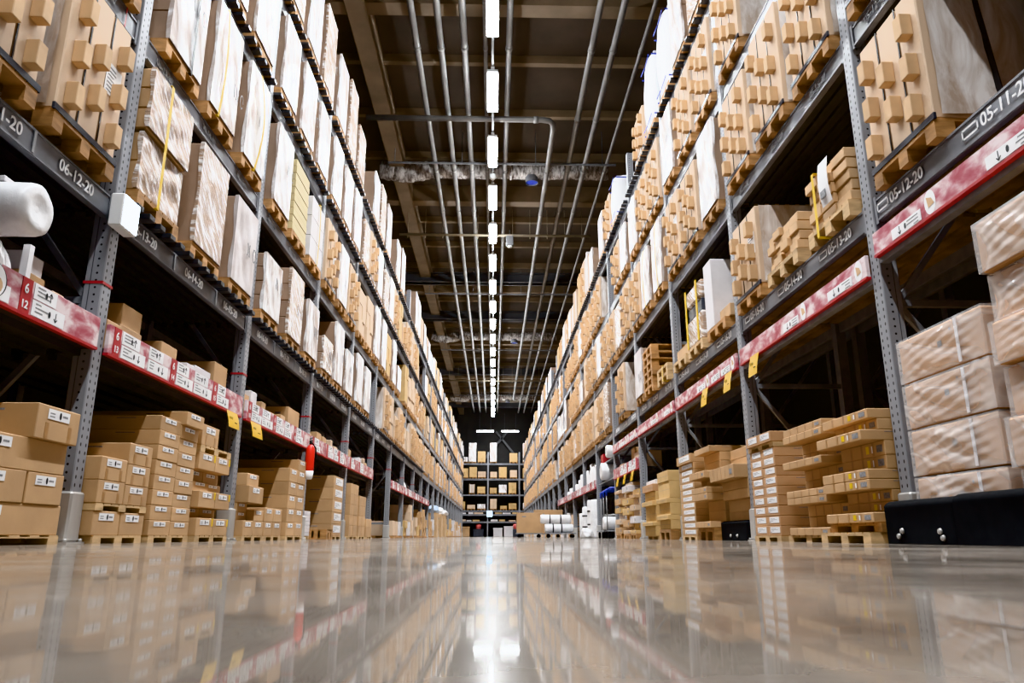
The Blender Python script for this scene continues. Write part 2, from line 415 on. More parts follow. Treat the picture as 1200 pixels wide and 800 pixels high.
# ------------------------------------------------------------------ ceiling services
def pipe_y(x, z, y0, y1, r, label, mat='pipe', grp=None):
    b = MB(); b.tube([(0, y0, 0), (0, y1, 0)], r, 12)
    y = y0 + 1.2
    while y < y1:
        b.tube([(0, y-.06, 0), (0, y+.06, 0)], r*1.16, 12); y += 2.9
    o = obj('overhead_pipe', b.mesh('overhead_pipe', [mat]), None, (x, 0, z)); tag(o, label, 'pipe', grp); return o
PL = ['outermost grey overhead pipe beside the tan ceiling beam', 'grey overhead pipe second in from the tan ceiling beam', 'grey overhead pipe third in from the tan ceiling beam',
      'slim grey conduit running right-alongside the row of lights', 'grey overhead pipe on the far side of the light row', 'grey overhead pipe first of the pair above the sack-laden rack',
      'grey overhead pipe second of the pair above the sack-laden rack', 'thin overhead pipe hugging the top of the sack-laden rack']
for x, r, l in zip((-1.82, -1.27, -.73, -.25, .29, 2.2, 2.7, 3.35), (.075, .075, .075, .05, .07, .075, .075, .05), PL):
    pipe_y(x, 10.9, -4, 66, r, l.replace('right-alongside', 'alongside'))
b = MB(); b.tube([(-3.4, 17.2, 10.67), (1.2, 17.2, 10.67), (1.42, 17.25, 10.67), (1.52, 17.4, 10.67), (1.55, 17.7, 10.67), (1.55, 58, 10.67)], .075, 12)
b.tube([(1.0, 17.2, 10.67), (1.12, 17.2, 10.67)], .09, 12)
for y in range(20, 58, 3): b.tube([(1.55, y, 10.67), (1.55, y+.12, 10.67)], .088, 12)
tag(obj('overhead_pipe', b.mesh('overhead_pipe', ['pipe'])), 'grey overhead pipe with an elbow turning down the aisle', 'pipe')
for y, z, l in ((24.3, 10.4, 'thin pale cross pipe with hangers crossing under the ceiling'), (49.6, 10.4, 'second thin pale cross pipe far down the aisle')):
    b = MB(); b.tube([(-3.4, y, z), (3.4, y, z)], .045, 10)
    x = -3.1
    while x < 3.2:
        b.tube([(x, y, z), (x, y, z-.12)], .02, 6); b.tube([(x, y, z), (x, y, 11.4)], .008, 5); x += .62
    tag(obj('cross_pipe', b.mesh('cross_pipe', ['pipepale'])), l, 'pipe')
for y, l in ((20.3, 'thin grey rail holding up the overhead pipes before the foil duct'), (32.5, 'thin grey rail holding the pipes at the grey girder'), (43, 'thin grey pipe rail past the second foil duct'), (57.5, 'last thin grey pipe rail before the far rack')):
    b = MB(); b.bar((-3.2, y-.5, 10.78), (3.6, y-.5, 10.78), .05, .05)
    for x in (-3.0, -1.0, 1.2, 3.2): b.tube([(x, y-.5, 10.78), (x, y-.5, 11.9)], .012, 6)
    tag(obj('pipe_hanger_rail', b.mesh('pipe_hanger_rail', ['steel'])), l, 'hanger')
b = MB()
b.box(-.13, .13, -.1, .1, -.36, 0, c=.02); b.tube([(0, .0, 0), (0, 0, .25)], .02, 6)
e = thing('ceiling_unit', 'small grey box unit hung under the pale cross pipe', 'ceiling unit', (.52, 24.3, 10.36))
obj('casing', b.mesh('casing', ['girder']), e)
b = MB(); b.tube([(0, 0, -.36), (0, 0, -.42)], .08, 12); obj('lens', b.mesh('lens', ['lampwhite']), e)
# foil ducts across the aisle
for i, (y, l) in enumerate(((21.2, 'foil wrapped duct crossing the ceiling, first from the camera'), (41.2, 'foil wrapped duct crossing the ceiling, middle of three'), (60.7, 'foil wrapped duct crossing the ceiling, last before the far rack'))):
    d = thing('air_duct', l, 'duct', (0, y, 11.29))
    rr = random.Random(i)
    def wob(x0, x1, nn, r0, jit, sag=0):
        pts = []; rs = []
        for q in range(nn+1):
            t = q/nn; pts.append((x0+(x1-x0)*t, rr.uniform(-.02, .02), -sag*math.sin(PI*t))); rs.append(r0*(1+rr.uniform(-jit, jit)))
        return pts, rs
    b = MB(); p, r = wob(-2.1, 3.6, 46, .26, .035); b.tube(p, r, 18)
    for x in (-1.9, -.7, .5, 1.7, 2.9): b.tube([(x-.05, 0, 0), (x+.05, 0, 0)], .285, 18)
    obj('duct_body', b.mesh('duct_body', ['foil']), d)
    b = MB(); p, r = wob(-3.6, -2.1, 22, .29, .07, .12); b.tube(p, r, 16); obj('flexible_section', b.mesh('flexible_section', ['foil']), d)
    b = MB(); b.tube([(1.15, 0, -.2), (1.15, 0, -.42)], .2, 20, cap=False); obj('outlet', b.mesh('outlet', ['steel']), d)
    b = MB(); b.tube([(1.15, 0, -.36), (1.15, 0, -.38)], .19, 20); obj('outlet_grille', b.mesh('outlet_grille', ['blue']), d)

# lights along the centre line
def light_meshes():
    h = MB(); h.box(-.125, .125, -.78, .78, 0, .07, c=.01); h.box(-.04, .04, -.8, .8, .07, .12)
    t = MB()
    t.box(-.12, .12, -.75, .75, -.07, 0, c=.02)
    r = MB(); r.tube([(0, 0, .1), (0, 0, 1.6)], .008, 6)
    return h.mesh('housing', ['lampwhite']), t.mesh('diffuser', ['emit']), r.mesh('hanging_rod', ['steel'])
LH, LT, LR = light_meshes()
AL = bpy.data.lights.new('aisle_lamp', 'AREA'); AL.shape = 'RECTANGLE'; AL.size = .22; AL.size_y = 1.46
AL.energy = 175; AL.color = (.92, .965, 1); AL.spread = math.radians(125)
def lamp(t):
    o = bpy.data.objects.new('aisle_lamp', AL); C.objects.link(o); o.parent = t; o.location = (0, 0, -.075)
k = -6
while k < 18:
    y = 15.27 + 2.8*k
    if k < 0: l = 'fluorescent ceiling light over the camera, out of view, number %s back' % ORD[-k]
    else: l = 'white fluorescent ceiling light, %s in the centre line from the camera' % ORD[k+1]
    if k >= -1: l = 'white fluorescent ceiling light, %s in the centre line from the camera' % ORD[k+2]
    t = thing('ceiling_light', l, 'ceiling light', (-.08, y, 10.2), 0, 'ceiling lights along the aisle'); lamp(t)
    obj('housing', LH, t); obj('diffuser', LT, t); [obj('hanging_rod', LR, t, (0, q, 0)) for q in (-.5, .5)]
    k += 1
for x, l in ((-.78, 'crosswise fluorescent light at the far end over the first far bay'), (1.45, 'crosswise fluorescent light at the far end over the second far bay')):
    t = thing('ceiling_light', l, 'ceiling light', (x, 65.6, 9.15), PI/2, 'crosswise lights at the far end')
    obj('housing', LH, t); obj('diffuser', LT, t); [obj('hanging_rod', LR, t, (0, q, 0)) for q in (-.5, .5)]
b = MB(); b.bar((0, -2, 0), (0, 63.5, 0), .05, .05)
tag(obj('lighting_trunk', b.mesh('lighting_trunk', ['steel']), None, (-.08, 0, 10.35)), 'slim trunking rail above the line of fluorescent lights', 'rail')
b = MB(); b.tube([(0, 0, 0), (0, 0, -.1), (0, 0, -.16)], [.09, .1, .05], 14); b.tube([(0,0,0),(0,0,1.5)], .01, 6)
tag(obj('ceiling_sensor', b.mesh('ceiling_sensor', ['lampwhite']), None, (-.08, 19.47, 10.25)), 'small white round sensor between two ceiling lights', 'sensor')

# ------------------------------------------------------------------ racking
def m_post():
    b = MB(); w = .06
    b.box(-.12, 0, -w, w, 0, TOPZ, c=.006)
    return b
def m_rear(): 
    b = MB(); b.box(-1.12, -1.02, -.05, .05, 0, TOPZ); return b
def m_brace():
    b = MB()
    zs = [.35, 1.55, 2.75, 3.95, 5.15, 6.35, 7.2]
    for i, z in enumerate(zs):
        b.bar((-.11, 0, z), (-1.03, 0, z), .04, .045)
        if i < len(zs)-1:
            a, c = (-.11, -1.03) if i % 2 else (-1.03, -.11)
            b.bar((a, 0, z), (c, 0, zs[i+1]), .035, .04)
    return b
def m_guard():
    b = MB()
    b.box(-.13, .018, -.075, .075, .012, .31, c=.012)
    return b
def m_plate():
    b = MB(); b.box(-.15, .04, -.1, .1, 0, .012)
    for y in (-.085, .085):
        b.tube([(.02, y, .012), (.02, y, .03)], .012, 6)
    return b
def m_beam(d, rear=False):
    def f():
        b = MB(); x0, x1 = (-.07, -.02) if not rear else (-1.10, -1.05)
        y0, y1 = d*.063, d*(PITCH-.063)
        b.box(x0, x1, y0, y1, 0, BH, c=.006)
        if not rear:
            b.box(x1, x1+.006, y0, y1, 0, .014); b.box(x1, x1+.006, y0, y1, BH-.014, BH)
            for y in (d*.08, d*(PITCH-.08)):
                b.box(x1, x1+.009, y-.014, y+.014, -.02, BH+.02)
        return b
    return f
def m_bars(d):
    b = MB()
    for i in range(15):
        y = d*(.14 + i*.18)
        b.box(-1.08, .08, y-.045, y+.045, BH, BH+.042, c=.004)
    return b
def m_deck(d):
    b = MB(); b.box(-1.04, -.08, d*.063, d*(PITCH-.063), BH-.05, BH-.03)
    for i in range(9):
        x = -.12 - i*.112
        b.box(x-.02, x+.02, d*.063, d*(PITCH-.063), BH-.085, BH-.05)
    return b
def m_slatdeck(d):
    b = MB()
    for i in range(8):
        x = -.13 - i*.125
        b.box(x-.045, x+.045, d*.063, d*(PITCH-.063), BH-.05, BH-.025)
    b.box(-1.04, -.08, d*.063, d*(PITCH-.063), BH-.024, BH-.018)
    return b
def m_shelf(d):
    b = MB(); b.box(-1.05, -.01, d*.063, d*(PITCH-.063), -.045, -.0, c=.004)
    for i in range(5):
        x = -.1 - i*.22
        b.box(x-.03, x+.03, d*.063, d*(PITCH-.063), -.09, -.045)
    return b
def m_rail(d, h):
    def f():
        b = MB()
        b.box(.0, .03, d*.065, d*(PITCH-.065), 0, h, c=.004)
        b.box(.0, .034, d*.065, d*(PITCH-.065), -.012, .006, 1)
        return b
    return f
def m_band():
    b = MB(); b.box(-.124, .004, -.064, .064, -.009, .009); return b

RACKS = {}
def rack_bay(s, k):
    d = 1 if s < 0 else -1
    far = k > 11
    look = 'grey steel pallet rack bay with perforated posts'
    if k == 0: where = 'cut off by the frame edge'
    else: where = '%s along from the camera' % ORD[k]
    t = thing('pallet_rack', '%s rack bay of grey perforated steel posts, %s' % (SIDE[s], where), 'pallet rack', (s*XF, PY(s, k), 0), rot(s), 'rack bays of the %s row' % SIDE[s])
    RACKS[s, k] = t
    def put(name, key, fn, mats, z=0, y=0): return obj(name, proto(key, fn, mats), t, (0, y, z))
    if 0 <= k <= 8:
        for x in (-1.28, -2.3): obj('post', proto('rear_post', m_rear, ['steel']), t, (x+1.07, 0, 0))
        obj('frame_brace', proto('frame_brace', m_brace, ['steel']), t, (-1.22, 0, 0))
        for L in (2, 3): obj('beam', proto(('rear_beam', d), m_beam(d, True), ['steel']), t, (-.2, 0, LV[L]))
    ks = [(k, 0)] + ([(k+1, d*PITCH)] if k == NB-1 else [])
    for kk, y in ks:
        put('post', 'post', m_post, ['post'], 0, y)
        put('post', 'rear_post', m_rear, ['steel'], 0, y)
        put('frame_brace', 'frame_brace', m_brace, ['steel'], 0, y)
        put('post_guard', 'post_guard', m_guard, ['guard'], 0, y)
        put('base_plate', 'base_plate', m_plate, ['guard'], 0, y)
    if s < 0 and 0 < k < 9:
        put('red_band', 'red_band', m_band, ['red'], 1.66)
    beams = {}
    for L in (2, 3, 4, 5):
        beams[L] = put('beam', ('beam', d), m_beam(d), ['beam'], LV[L])
        if not far: put('beam', ('rear_beam', d), m_beam(d, True), ['steel'], LV[L])
        bars = (L in (2, 4, 5) and k > 0) if s < 0 else L == 5
        if s > 0 and L == 2 and k < 6: put('slat_deck', ('slat_deck', d), lambda: m_slatdeck(d), ['deckwood'], LV[L])
        else: put('mesh_deck', ('mesh_deck', d), lambda: m_deck(d), ['deckdark'], LV[L])
        if bars and (L > 2 or k < 9):
            if 0 < k <= 3:
                for i in range(15): put('support_bar', 'support_bar', lambda: MB().box(-1.08, .08, -.045, .045, BH, BH+.042, c=.004), ['bar'], LV[L], d*(.14 + i*.18))
            else: put('bar_grating', ('bar_grating', d), lambda: m_bars(d), ['bar'], LV[L])
    # shelf and price rail
    if (s < 0 and (k <= 4 or 6 <= k <= 9)) or (s > 0 and (k == 4 or 6 <= k <= 9)):
        put('shelf', ('shelf', d), lambda: m_shelf(d), ['deckdark'], 1.25)
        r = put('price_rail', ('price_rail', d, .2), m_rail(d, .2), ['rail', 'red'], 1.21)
        beams['rail'] = r
    if s > 0 and k <= 3 or (s > 0 and k == 4):
        z = 1.86 if k == 0 else 1.76
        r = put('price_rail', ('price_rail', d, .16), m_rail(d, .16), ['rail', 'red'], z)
        put('rail_carrier', ('rail_carrier', d), lambda: MB().box(-.06, 0, d*.063, d*(PITCH-.063), -.05, .02), ['steel'], z)
        beams['railR'] = r
    return beams

def cards(rail, d, y0, ncards, h, rr, ymax=2.6):
    """white cards with print lines and arrows in a price rail"""
    y = y0
    for i in range(ncards):
        w = rr.uniform(.30, .40)
        if y + w > ymax: break
        b = MB(); x = .031
        two = h > .18
        for row in range(2 if two else 1):
            za, zb = (.012 + row*.095, .10 + row*.095) if two else (.015, .085)
            ww = w - (.1 if row else 0) 
            ya, yb = (y, y+ww)
            b.box(x, x+.002, d*ya, d*yb, za, zb, 0)
            for q in range(3):
                b.box(x+.002, x+.003, d*(ya+.03), d*(ya+.03+rr.uniform(.05, .14)), zb-.02-q*.022, zb-.013-q*.022, 1)
            # arrow
            ay = ya + ww*.72; zc = (za+zb)/2; sg = 1 if row else -1
            b.box(x+.002, x+.003, d*ay-.003, d*ay+.003, zc-.026, zc+.026, 2)
            for q in (-1, 1):
                b.bar((x+.0025, d*ay, zc+sg*.027), (x+.0025, d*ay+q*.016, zc+sg*.008), .001, .006, 2)
            b.disc((x+.0032, d*(ya+ww*.52), zc), .012, .02, 10, 2)
        o = obj('price_card', b.mesh('price_card', ['white', 'paperprint', 'black']), rail)
        y += w + rr.uniform(.02, .12)

rr = random.Random(5)
num = {-1: '06', 1: '05'}
for s in (-1, 1):
    d = 1 if s < 0 else -1
    for k in range(NB):
        bm = rack_bay(s, k)
        if k <= 5:
            for j in range(3):
                # slot numbers painted on the beams
                if s < 0: n = 10 + 3*k + j
                else:
                    n = (12 - j if k == 0 else 13 + 3*(k-1) + j)
                    if k == 0: n = (10, 11, 12)[j]
                # world distance of the number from the bay's near post
                yw = ({0: (.46, 1.38, 2.12), 1: (.24, 1.16, 2.06)} if s < 0 else {0: (.3, 1.27, 2.2), 1: (.32, 1.2, 2.1)}).get(k, (.3, 1.2, 2.1))[j]
                loc_y = yw if s < 0 else -(yw + .34)
                lettering('%s-%02d-20' % (num[s], n), .105, bm[2], (-.012, loc_y, .045), 'white')
                if k <= 2: lettering('%s-%02d-30' % (num[s], n), .08, bm[3], (-.012, loc_y, .05), 'paperprint')
                if s > 0 and k <= 2:
                    q = MB(); yy = -(yw+.43)
                    for a in ((-.07, .07, 0, .01), (-.07, .07, .05, .06), (-.07, -.06, 0, .06), (.06, .07, 0, .06)):
                        q.box(-.0135, -.011, yy+a[0], yy+a[1], .05+a[2], .05+a[3])
                    obj('barcode_sticker', q.mesh('barcode_sticker', ['white']), bm[2])
                if s < 0 and k <= 4:
                    q = MB(); q.box(-.0135, -.008, .04+.92*(j+1)-.02, .04+.92*(j+1)+.0, .01, BH-.01)
                    if j < 2: obj('beam_joint', q.mesh('beam_joint', ['beamlight']), bm[2])
        if 'rail' in bm and k <= 9:
            segs = 3 if k <= 3 else 2
            for j in range(segs):
                y0 = .12 + j*.9
                q = MB(); q.box(.030, .0335, d*y0, d*(y0+.09), .005, .197); nb = obj('number_plate', q.mesh('number_plate', ['red']), bm['rail'])
                if s < 0 and k <= 2:
                    n = 10 + 3*k + j
                    lettering('6', .075, nb, (.034, d*y0+.022, .115), 'white'); lettering('%02d' % n, .062, nb, (.034, d*y0+.01, .03), 'white')
                cards(bm['rail'], d, y0+.11, 2, .2, rr, min(y0+.88, 2.7))
        if 'railR' in bm:
            for j in range(2 if k else 3):
                y0 = .1 + j*.95
                q = MB(); q.disc((.0315, -(y0+.07), .08), .055, .075, 20, 0)
                q.add([(.033, -(y0+.03), .06), (.033, -(y0+.09), .05), (.033, -(y0+.1), .12), (.033, -(y0+.05), .1)], [(0, 1, 2, 3)], 1)
                o = obj('picture_card', q.mesh('picture_card', ['white', 'block']), bm['railR'])
                cards(bm['railR'], d, y0+.17, 2, .1, rr, min(y0+.93, 2.7))
# red mark on a beam, and the round picture card near the frame edge
q = MB(); q.box(-.013, -.011, 2.55, 2.565, 0, BH); obj('red_stripe', q.mesh('red_stripe', ['red']), RACKS[-1, 0], (0, 0, LV[3]))
q = MB(); q.disc((.035, 1.70, 1.31), .09, .09, 24, 0); q.disc((.0355, 1.72, 1.29), .05, .045, 12, 1); obj('picture_card', q.mesh('picture_card', ['white', 'block']), RACKS[-1, 0])
q = MB(); q.disc((.0345, 1.68, 1.31), .12, .098, 24, 0); obj('picture_backing', q.mesh('picture_backing', ['black']), RACKS[-1, 0])

# ------------------------------------------------------------------ pallets and pallet loads
PW, PD, PH = .69, 1.05, .125
def m_pallet(w=PW, dp=PD, h=PH):
    def f():
        b = MB()
        t = h*.16
        for y in (-w/2+.05, 0, w/2-.05):
            b.box(-dp, 0, y-.05, y+.05, 0, t)
            for x in (-.06, -dp/2, -dp+.06): b.box(x-.06, x+.06, y-.05, y+.05, t, h-2*t)
        for x in (-.06, -dp/2, -dp+.06): b.box(x-.06, x+.06, -w/2, w/2, h-2*t, h-t)
        n = 7
        for i in range(n):
            y = -w/2 + .05 + (w-.1)*i/(n-1)
            b.box(-dp, 0, y-.044, y+.044, h-t, h)
        return b
    return f
def pal(parent, z=0, h=PH, w=PW, mat='wood', x=0, name='pallet'):
    return obj(name, proto(('pallet', round(w, 2), round(h, 3), mat), m_pallet(w, PD, h), [mat]), parent, (x, 0, z))
def cbox(w, dp, h, c=.006):
    def f():
        return MB().box(-dp, 0, -w/2, w/2, 0, h, c=c)
    return f
def part_box(parent, name, w, dp, h, x, y, z, mat, c=.006):
    return obj(name, proto((name, round(w, 3), round(dp, 3), round(h, 3), mat), cbox(w, dp, h, c), [mat]), parent, (x, y, z))
def m_wrapshell(w, dp, z0, z1, bulge=.012, x1=-.015):
    def f():
        b = MB(); g = bulge; rr = random.Random(int(w*100+z1*1000))
        for sgn in (-1, 1):
            b.sheet(lambda u, v, sgn=sgn: (x1-(dp-.0)*u, sgn*(w/2+g+.004*math.sin(9*u+5*v)+.004*math.sin(23*v)), z0+(z1-z0)*v), 12, 10)
        b.sheet(lambda u, v: (x1-dp, (w/2+g)*(2*u-1), z0+(z1-z0)*v), 4, 4)
        return b
    return f
def m_front(w, z0, z1, x=.012, amp=.006, seed=0):
    def f():
        rr = random.Random(seed); ph = [rr.uniform(0, 6) for _ in range(6)]
        def g(u, v):
            e = min(u, 1-u, v, 1-v)
            a = amp*(math.sin(7*u+ph[0]+3*v)+math.sin(11*v+ph[1]-5*u)+.6*math.sin(19*u+13*v+ph[2]))
            xx = x + a*min(1, e*8)
            return (xx, (w/2+.008)*(2*u-1), z0+(z1-z0)*v)
        b = MB(); b.sheet(g, 14, 16)
        # turned edges
        for sgn in (-1, 1):
            b.sheet(lambda u, v, sgn=sgn: (x-(.03+.012*math.sin(9*v))*u, sgn*(w/2+.008), z0+(z1-z0)*v), 2, 8)
        return b
    return f
def strap(parent, w, dp, z0, z1, y, mat, slack=.0, name='strap'):
    def f():
        b = MB(); t = .012
        b.sheet(lambda u, v: (.022+slack*math.sin(PI*v), y-.02+.04*u+ (slack*.6)*math.sin(PI*v*1.3), z0+(z1-z0)*v), 1, 10)
        b.box(-dp, .02, y-.02, y+.02, z1, z1+.004)
        b.box(-.25, .02, y-.02, y+.02, z0-.004, z0)
        return b
    return obj(name, f().mesh('strap', [mat]), parent)
def side_strap(parent, w, x, z0, z1, mat='strapblack'):
    for sg in (-1, 1):
        b = MB(); b.bar((x, sg*(w/2+.022), z0), (x+.08, sg*(w/2+.022), z1), .008, .05)
        o = obj('strap', b.mesh('strap', [mat]), parent)
    return o
def scribble(parent, y, z, h, rr):
    b = MB()
    for q in range(rr.choice((2, 3))):
        pts = [(.024, y + q*.05 + rr.uniform(-.015, .015), z + h*t) for t in (0, .3, .65, 1)]
        for a, c in zip(pts, pts[1:]): b.bar(a, c, .002, .012)
    if rr.random() < .6:
        pts = [(.024, y+.2+.04*math.cos(t), z+h*.5+.07*math.sin(t)) for t in [i*.7 for i in range(9)]]
        for a, c in zip(pts, pts[1:]): b.bar(a, c, .002, .01)
    return obj('handwritten_mark', b.mesh('handwritten_mark', ['paperprint']), parent)
def dot_label(parent, w, x, y, z, h=.07, style=0):
    """white sticker with grey print and a black oval"""
    def f():
        b = MB()
        b.box(0, .0015, -w/2, w/2, -h/2, h/2, 0)
        for q in range(2): b.box(.0015, .002, -w*.42, -w*.2, -h*.28+q*h*.3, -h*.16+q*h*.3, 1)
        b.box(.0015, .002, w*.16, w*.4, -h*.1, h*.12, 1)
        b.disc((.0022, w*.05, 0), w*.055, h*.38, 12, 2)
        return b
    return obj('shipping_label', proto(('shipping_label', round(w, 3), round(h, 3)), f, ['white', 'paperprint', 'black']), parent, (x, y, z))

def print_label(parent, w, x, y, z, h):
    def f():
        b = MB(); b.box(0, .0015, -w/2, w/2, -h/2, h/2, 0)
        for q, (a, c) in enumerate(((-.42, .1), (-.42, .3), (-.42, -.1))): b.box(.0015, .002, w*a, w*c, h*(.2-q*.2), h*(.26-q*.2), 1)
        b.box(.0015, .002, -w*.45, -w*.36, -h*.42, -h*.3, 2)
        return b
    return obj('shipping_label', proto(('print_label', round(w, 3), round(h, 3)), f, ['white', 'paperprint', 'black']), parent, (x, y, z))
def blocks_layout(n, h, seed):
    """spacer blocks on n upright cartons: staggered up each carton"""
    rr = random.Random(seed); out = []
    w = PW/n
    for i in range(n):
        y = -PW/2 + w*(i+.5)
        zs = (.06, .42, .80) if i % 2 == 0 else (.22, .58)
        for q in zs:
            out.append((y + rr.uniform(-.02, .02), PH + .02 + q*(h-.18)))
    return out
def m_blocks(n, h, seed):
    def f():
        b = MB()
        for y, z in blocks_layout(n, h, seed): b.box(0, .075, y-.04, y+.04, z, z+.15, c=.004)
        return b
    return f
def load_blocked(t, h, detail, seed, wrap=True, sidemat='filmside'):
    n = 3
    w = PW/n
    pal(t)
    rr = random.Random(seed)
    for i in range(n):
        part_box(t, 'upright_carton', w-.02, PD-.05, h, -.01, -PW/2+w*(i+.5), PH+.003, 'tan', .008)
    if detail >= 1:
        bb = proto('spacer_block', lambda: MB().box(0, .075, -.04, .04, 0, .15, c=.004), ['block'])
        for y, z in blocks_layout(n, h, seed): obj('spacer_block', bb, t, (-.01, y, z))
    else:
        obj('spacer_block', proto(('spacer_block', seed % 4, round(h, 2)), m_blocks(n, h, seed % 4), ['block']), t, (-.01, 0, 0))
    for i in (1, 2):  # black strips as straps, added so the gaps between cartons look dark
        obj('strap', proto(('carton_gap_strip', round(h, 2)), lambda: MB().box(-.004, .0, -.006, .006, PH-.01, PH+h), ['strapblack']), t, (-.006, -PW/2+w*i, 0))
    if wrap:
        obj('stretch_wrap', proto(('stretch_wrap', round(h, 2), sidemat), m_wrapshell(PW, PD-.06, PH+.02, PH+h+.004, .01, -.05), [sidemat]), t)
        # low dark film edge bound round the foot of the cartons
        q = MB(); q.box(-.012, .004, -PW/2-.012, PW/2+.012, PH-.012, PH+.028)
        obj('film_edge', proto('film_edge', lambda: q, ['greywrap']), t)
    if detail == 2 and seed % 2 == 0: side_strap(t, PW, -.42, PH, PH+h)
    if detail == 2 and seed % 3 == 0:
        o = MB(); o.box(0, .002, -.09, .09, 0, .22, 0)
        for q in range(7): o.box(.002, .0028, -.07, rr.uniform(0, .07), .02+q*.027, .03+q*.027, 1)
        obj('delivery_note', o.mesh('delivery_note', ['white', 'paperprint']), t, (-.008, .19, PH+h*.42))
def load_film(t, h, detail, seed, layers=3, front='filmwhite', side='board_side', strapmat=None, mark=True, sidefilm=False, slack=.0):
    PW = .61
    rr = random.Random(seed); pal(t, w=.64)
    lh = h/layers
    for i in range(layers):
        part_box(t, 'carton_layer', PW-.02-(i % 2)*.006, PD-.06, lh-.003, -.004, 0, PH+.002+lh*i, side, .008)
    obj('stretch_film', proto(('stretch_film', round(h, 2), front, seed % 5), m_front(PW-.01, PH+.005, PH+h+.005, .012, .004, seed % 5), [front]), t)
    if sidefilm:
        obj('stretch_wrap', proto(('stretch_wrap', round(h, 2), front), m_wrapshell(PW-.02, PD-.06, PH+.005, PH+h+.004, .009, -.03), [front]), t)
    if strapmat: strap(t, PW, PD-.05, .09, PH+h+.01, rr.uniform(-.15, .1), strapmat, slack)
    if mark and detail == 2: scribble(t, rr.uniform(.0, .18), PH+h*rr.uniform(.3, .55), .13, rr)

# distant one-mesh loads with several materials
def m_far(kind, h, seed):
    def f():
        b = MB(); rr = random.Random(seed); w = PW
        t = .02
        for y in (-w/2+.05, 0, w/2-.05):
            b.box(-PD, 0, y-.05, y+.05, 0, PH-.04, 0)
        b.box(-PD, 0, -w/2, w/2, PH-.04, PH, 0)
        if kind == 'blocked':
            for i in range(3): b.box(-PD+.05, -.01, -w/2+w/3*i+.004, -w/2+w/3*(i+1)-.004, PH, PH+h, 1)
            for y, z in blocks_layout(3, h, seed): b.box(-.01, .07, y-.04, y+.04, z, z+.15, 2)
            for sg in (-1, 1): b.box(-PD+.04, -.06, sg*w/2, sg*(w/2+.01), PH, PH+h, 3)
        elif kind == 'film':
            b.box(-PD+.05, 0, -w/2+.01, w/2-.01, PH, PH+h, 3)
            b.box(0, .015, -w/2, w/2, PH+.01, PH+h, 1)
        elif kind == 'cartons':
            n = max(2, int(h/.28)); lh = h/n
            for i in range(n):
                for j in range(2): b.box(-PD+.05, -.0 - rr.uniform(0, .03), -w/2+w/2*j+.004, -w/2+w/2*(j+1)-.004, PH+i*lh, PH+(i+1)*lh-.006, 1)
        elif kind == 'panels':
            n = 5
            for i in range(n): b.box(-PD+.05, rr.uniform(-.03, .03), -w/2+w/n*i+.006, -w/2+w/n*(i+1)-.006, PH, PH+h*rr.uniform(.86, 1), 1 + i % 2)
        return b
    return f
FARK = {
 'blocked': (['wood', 'tan', 'block', 'filmside'], 'tan cartons with spacer blocks'),
 'film': (['wood', 'filmwhite', 'block', 'board_side'], 'white film-wrapped brown carton load'),
 'cartons': (['wood', 'tan', 'block', 'board_side'], 'tan carton stack'),
 'panels': (['wood', 'tan', 'whitebox', 'board_side'], 'upright tan and white packs'),
 'yellow': (['wood', 'yellowboard', 'block', 'board_side'], 'yellowish carton stack'),
}
TIER = {2: 'first', 3: 'second', 4: 'third', 5: 'top'}
SLOT = ['near', 'middle', 'far']
def slot_y(s, k, j): return PY(s, k) + .5 + .9*j
def slot_z(s, L):
    z = LV[L] + BH + .001
    if (s < 0 and L in (2, 4, 5) and k > 0) or (s > 0 and L == 5): z += .042
    return z
def load_at(s, k, L, j, look, dx=.045, dy=0, name='pallet_load'):
    lab = '%s, %s rack, %s tier, %s bay, %s slot' % (look, SIDE[s], TIER[L], ORD[k], SLOT[j])
    z = slot_z(s, L)
    if s < 0 and L == 2 and k >= 9: z -= .042
    return thing(name, lab, 'pallet load', (s*(XF-dx), slot_y(s, k, j)+dy, z), rot(s), 'pallet loads on the %s rack' % SIDE[s])

def hcap(s, L, h):
    nxt = LV[L+1] if L < 5 else 99
    return min(h, nxt - slot_z(s, L) - PH - .03)
done = set()
def L_film(s, k, L, j, h, look, dy=0, **kw):
    t = load_at(s, k, L, j, look, dy=dy); done.add((s, k, L, j))
    load_film(t, round(hcap(s, L, h), 2), 2 if k <= 3 else 1, k*31+L*7+j*3+(1 if s > 0 else 0), **kw); return t
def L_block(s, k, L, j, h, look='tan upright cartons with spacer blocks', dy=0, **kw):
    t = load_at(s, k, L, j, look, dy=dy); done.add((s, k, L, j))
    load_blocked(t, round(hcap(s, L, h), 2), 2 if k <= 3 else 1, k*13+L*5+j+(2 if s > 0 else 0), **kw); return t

# --- left-hand rack, first tier
def two_tier(t):
    pal(t)
    for i, (z, h, x) in enumerate(((PH, .46, -.03), (PH+.485, .50, 0))):
        for q in range(2 if i == 0 else 3):
            hh = h/(2 if i == 0 else 3)
            part_box(t, 'carton_layer', PW-.03+.02*i, PD-.08, hh-.003, x-.01, 0, z+.003+hh*q, 'board', .008)
        obj('stretch_film', proto(('crinkle', i), m_front(PW-.02+.02*i, z+.01, z+h, x+.012, .007, i), ['filmcrinkle']), t)
    strap(t, PW, PD-.05, .09, 1.12, -.08, 'strapyellow')
t = load_at(-1, 1, 2, 0, 'two-tier crinkle-film cartons with yellow strap', dy=-.02); two_tier(t); done.add((-1, 1, 2, 0))
L_film(-1, 1, 2, 1, .92, 'crinkle-film carton load', front='filmcrinkle', side='board_side', mark=False, layers=1)
L_film(-1, 1, 2, 2, .86, 'smooth grey-film carton load with print', front='filmmatte', side='board_side', layers=1)
t = L_film(-1, 2, 2, 0, .66, 'white-film cartons with black sticker on side', layers=4, front='filmwhite', side='board_side')
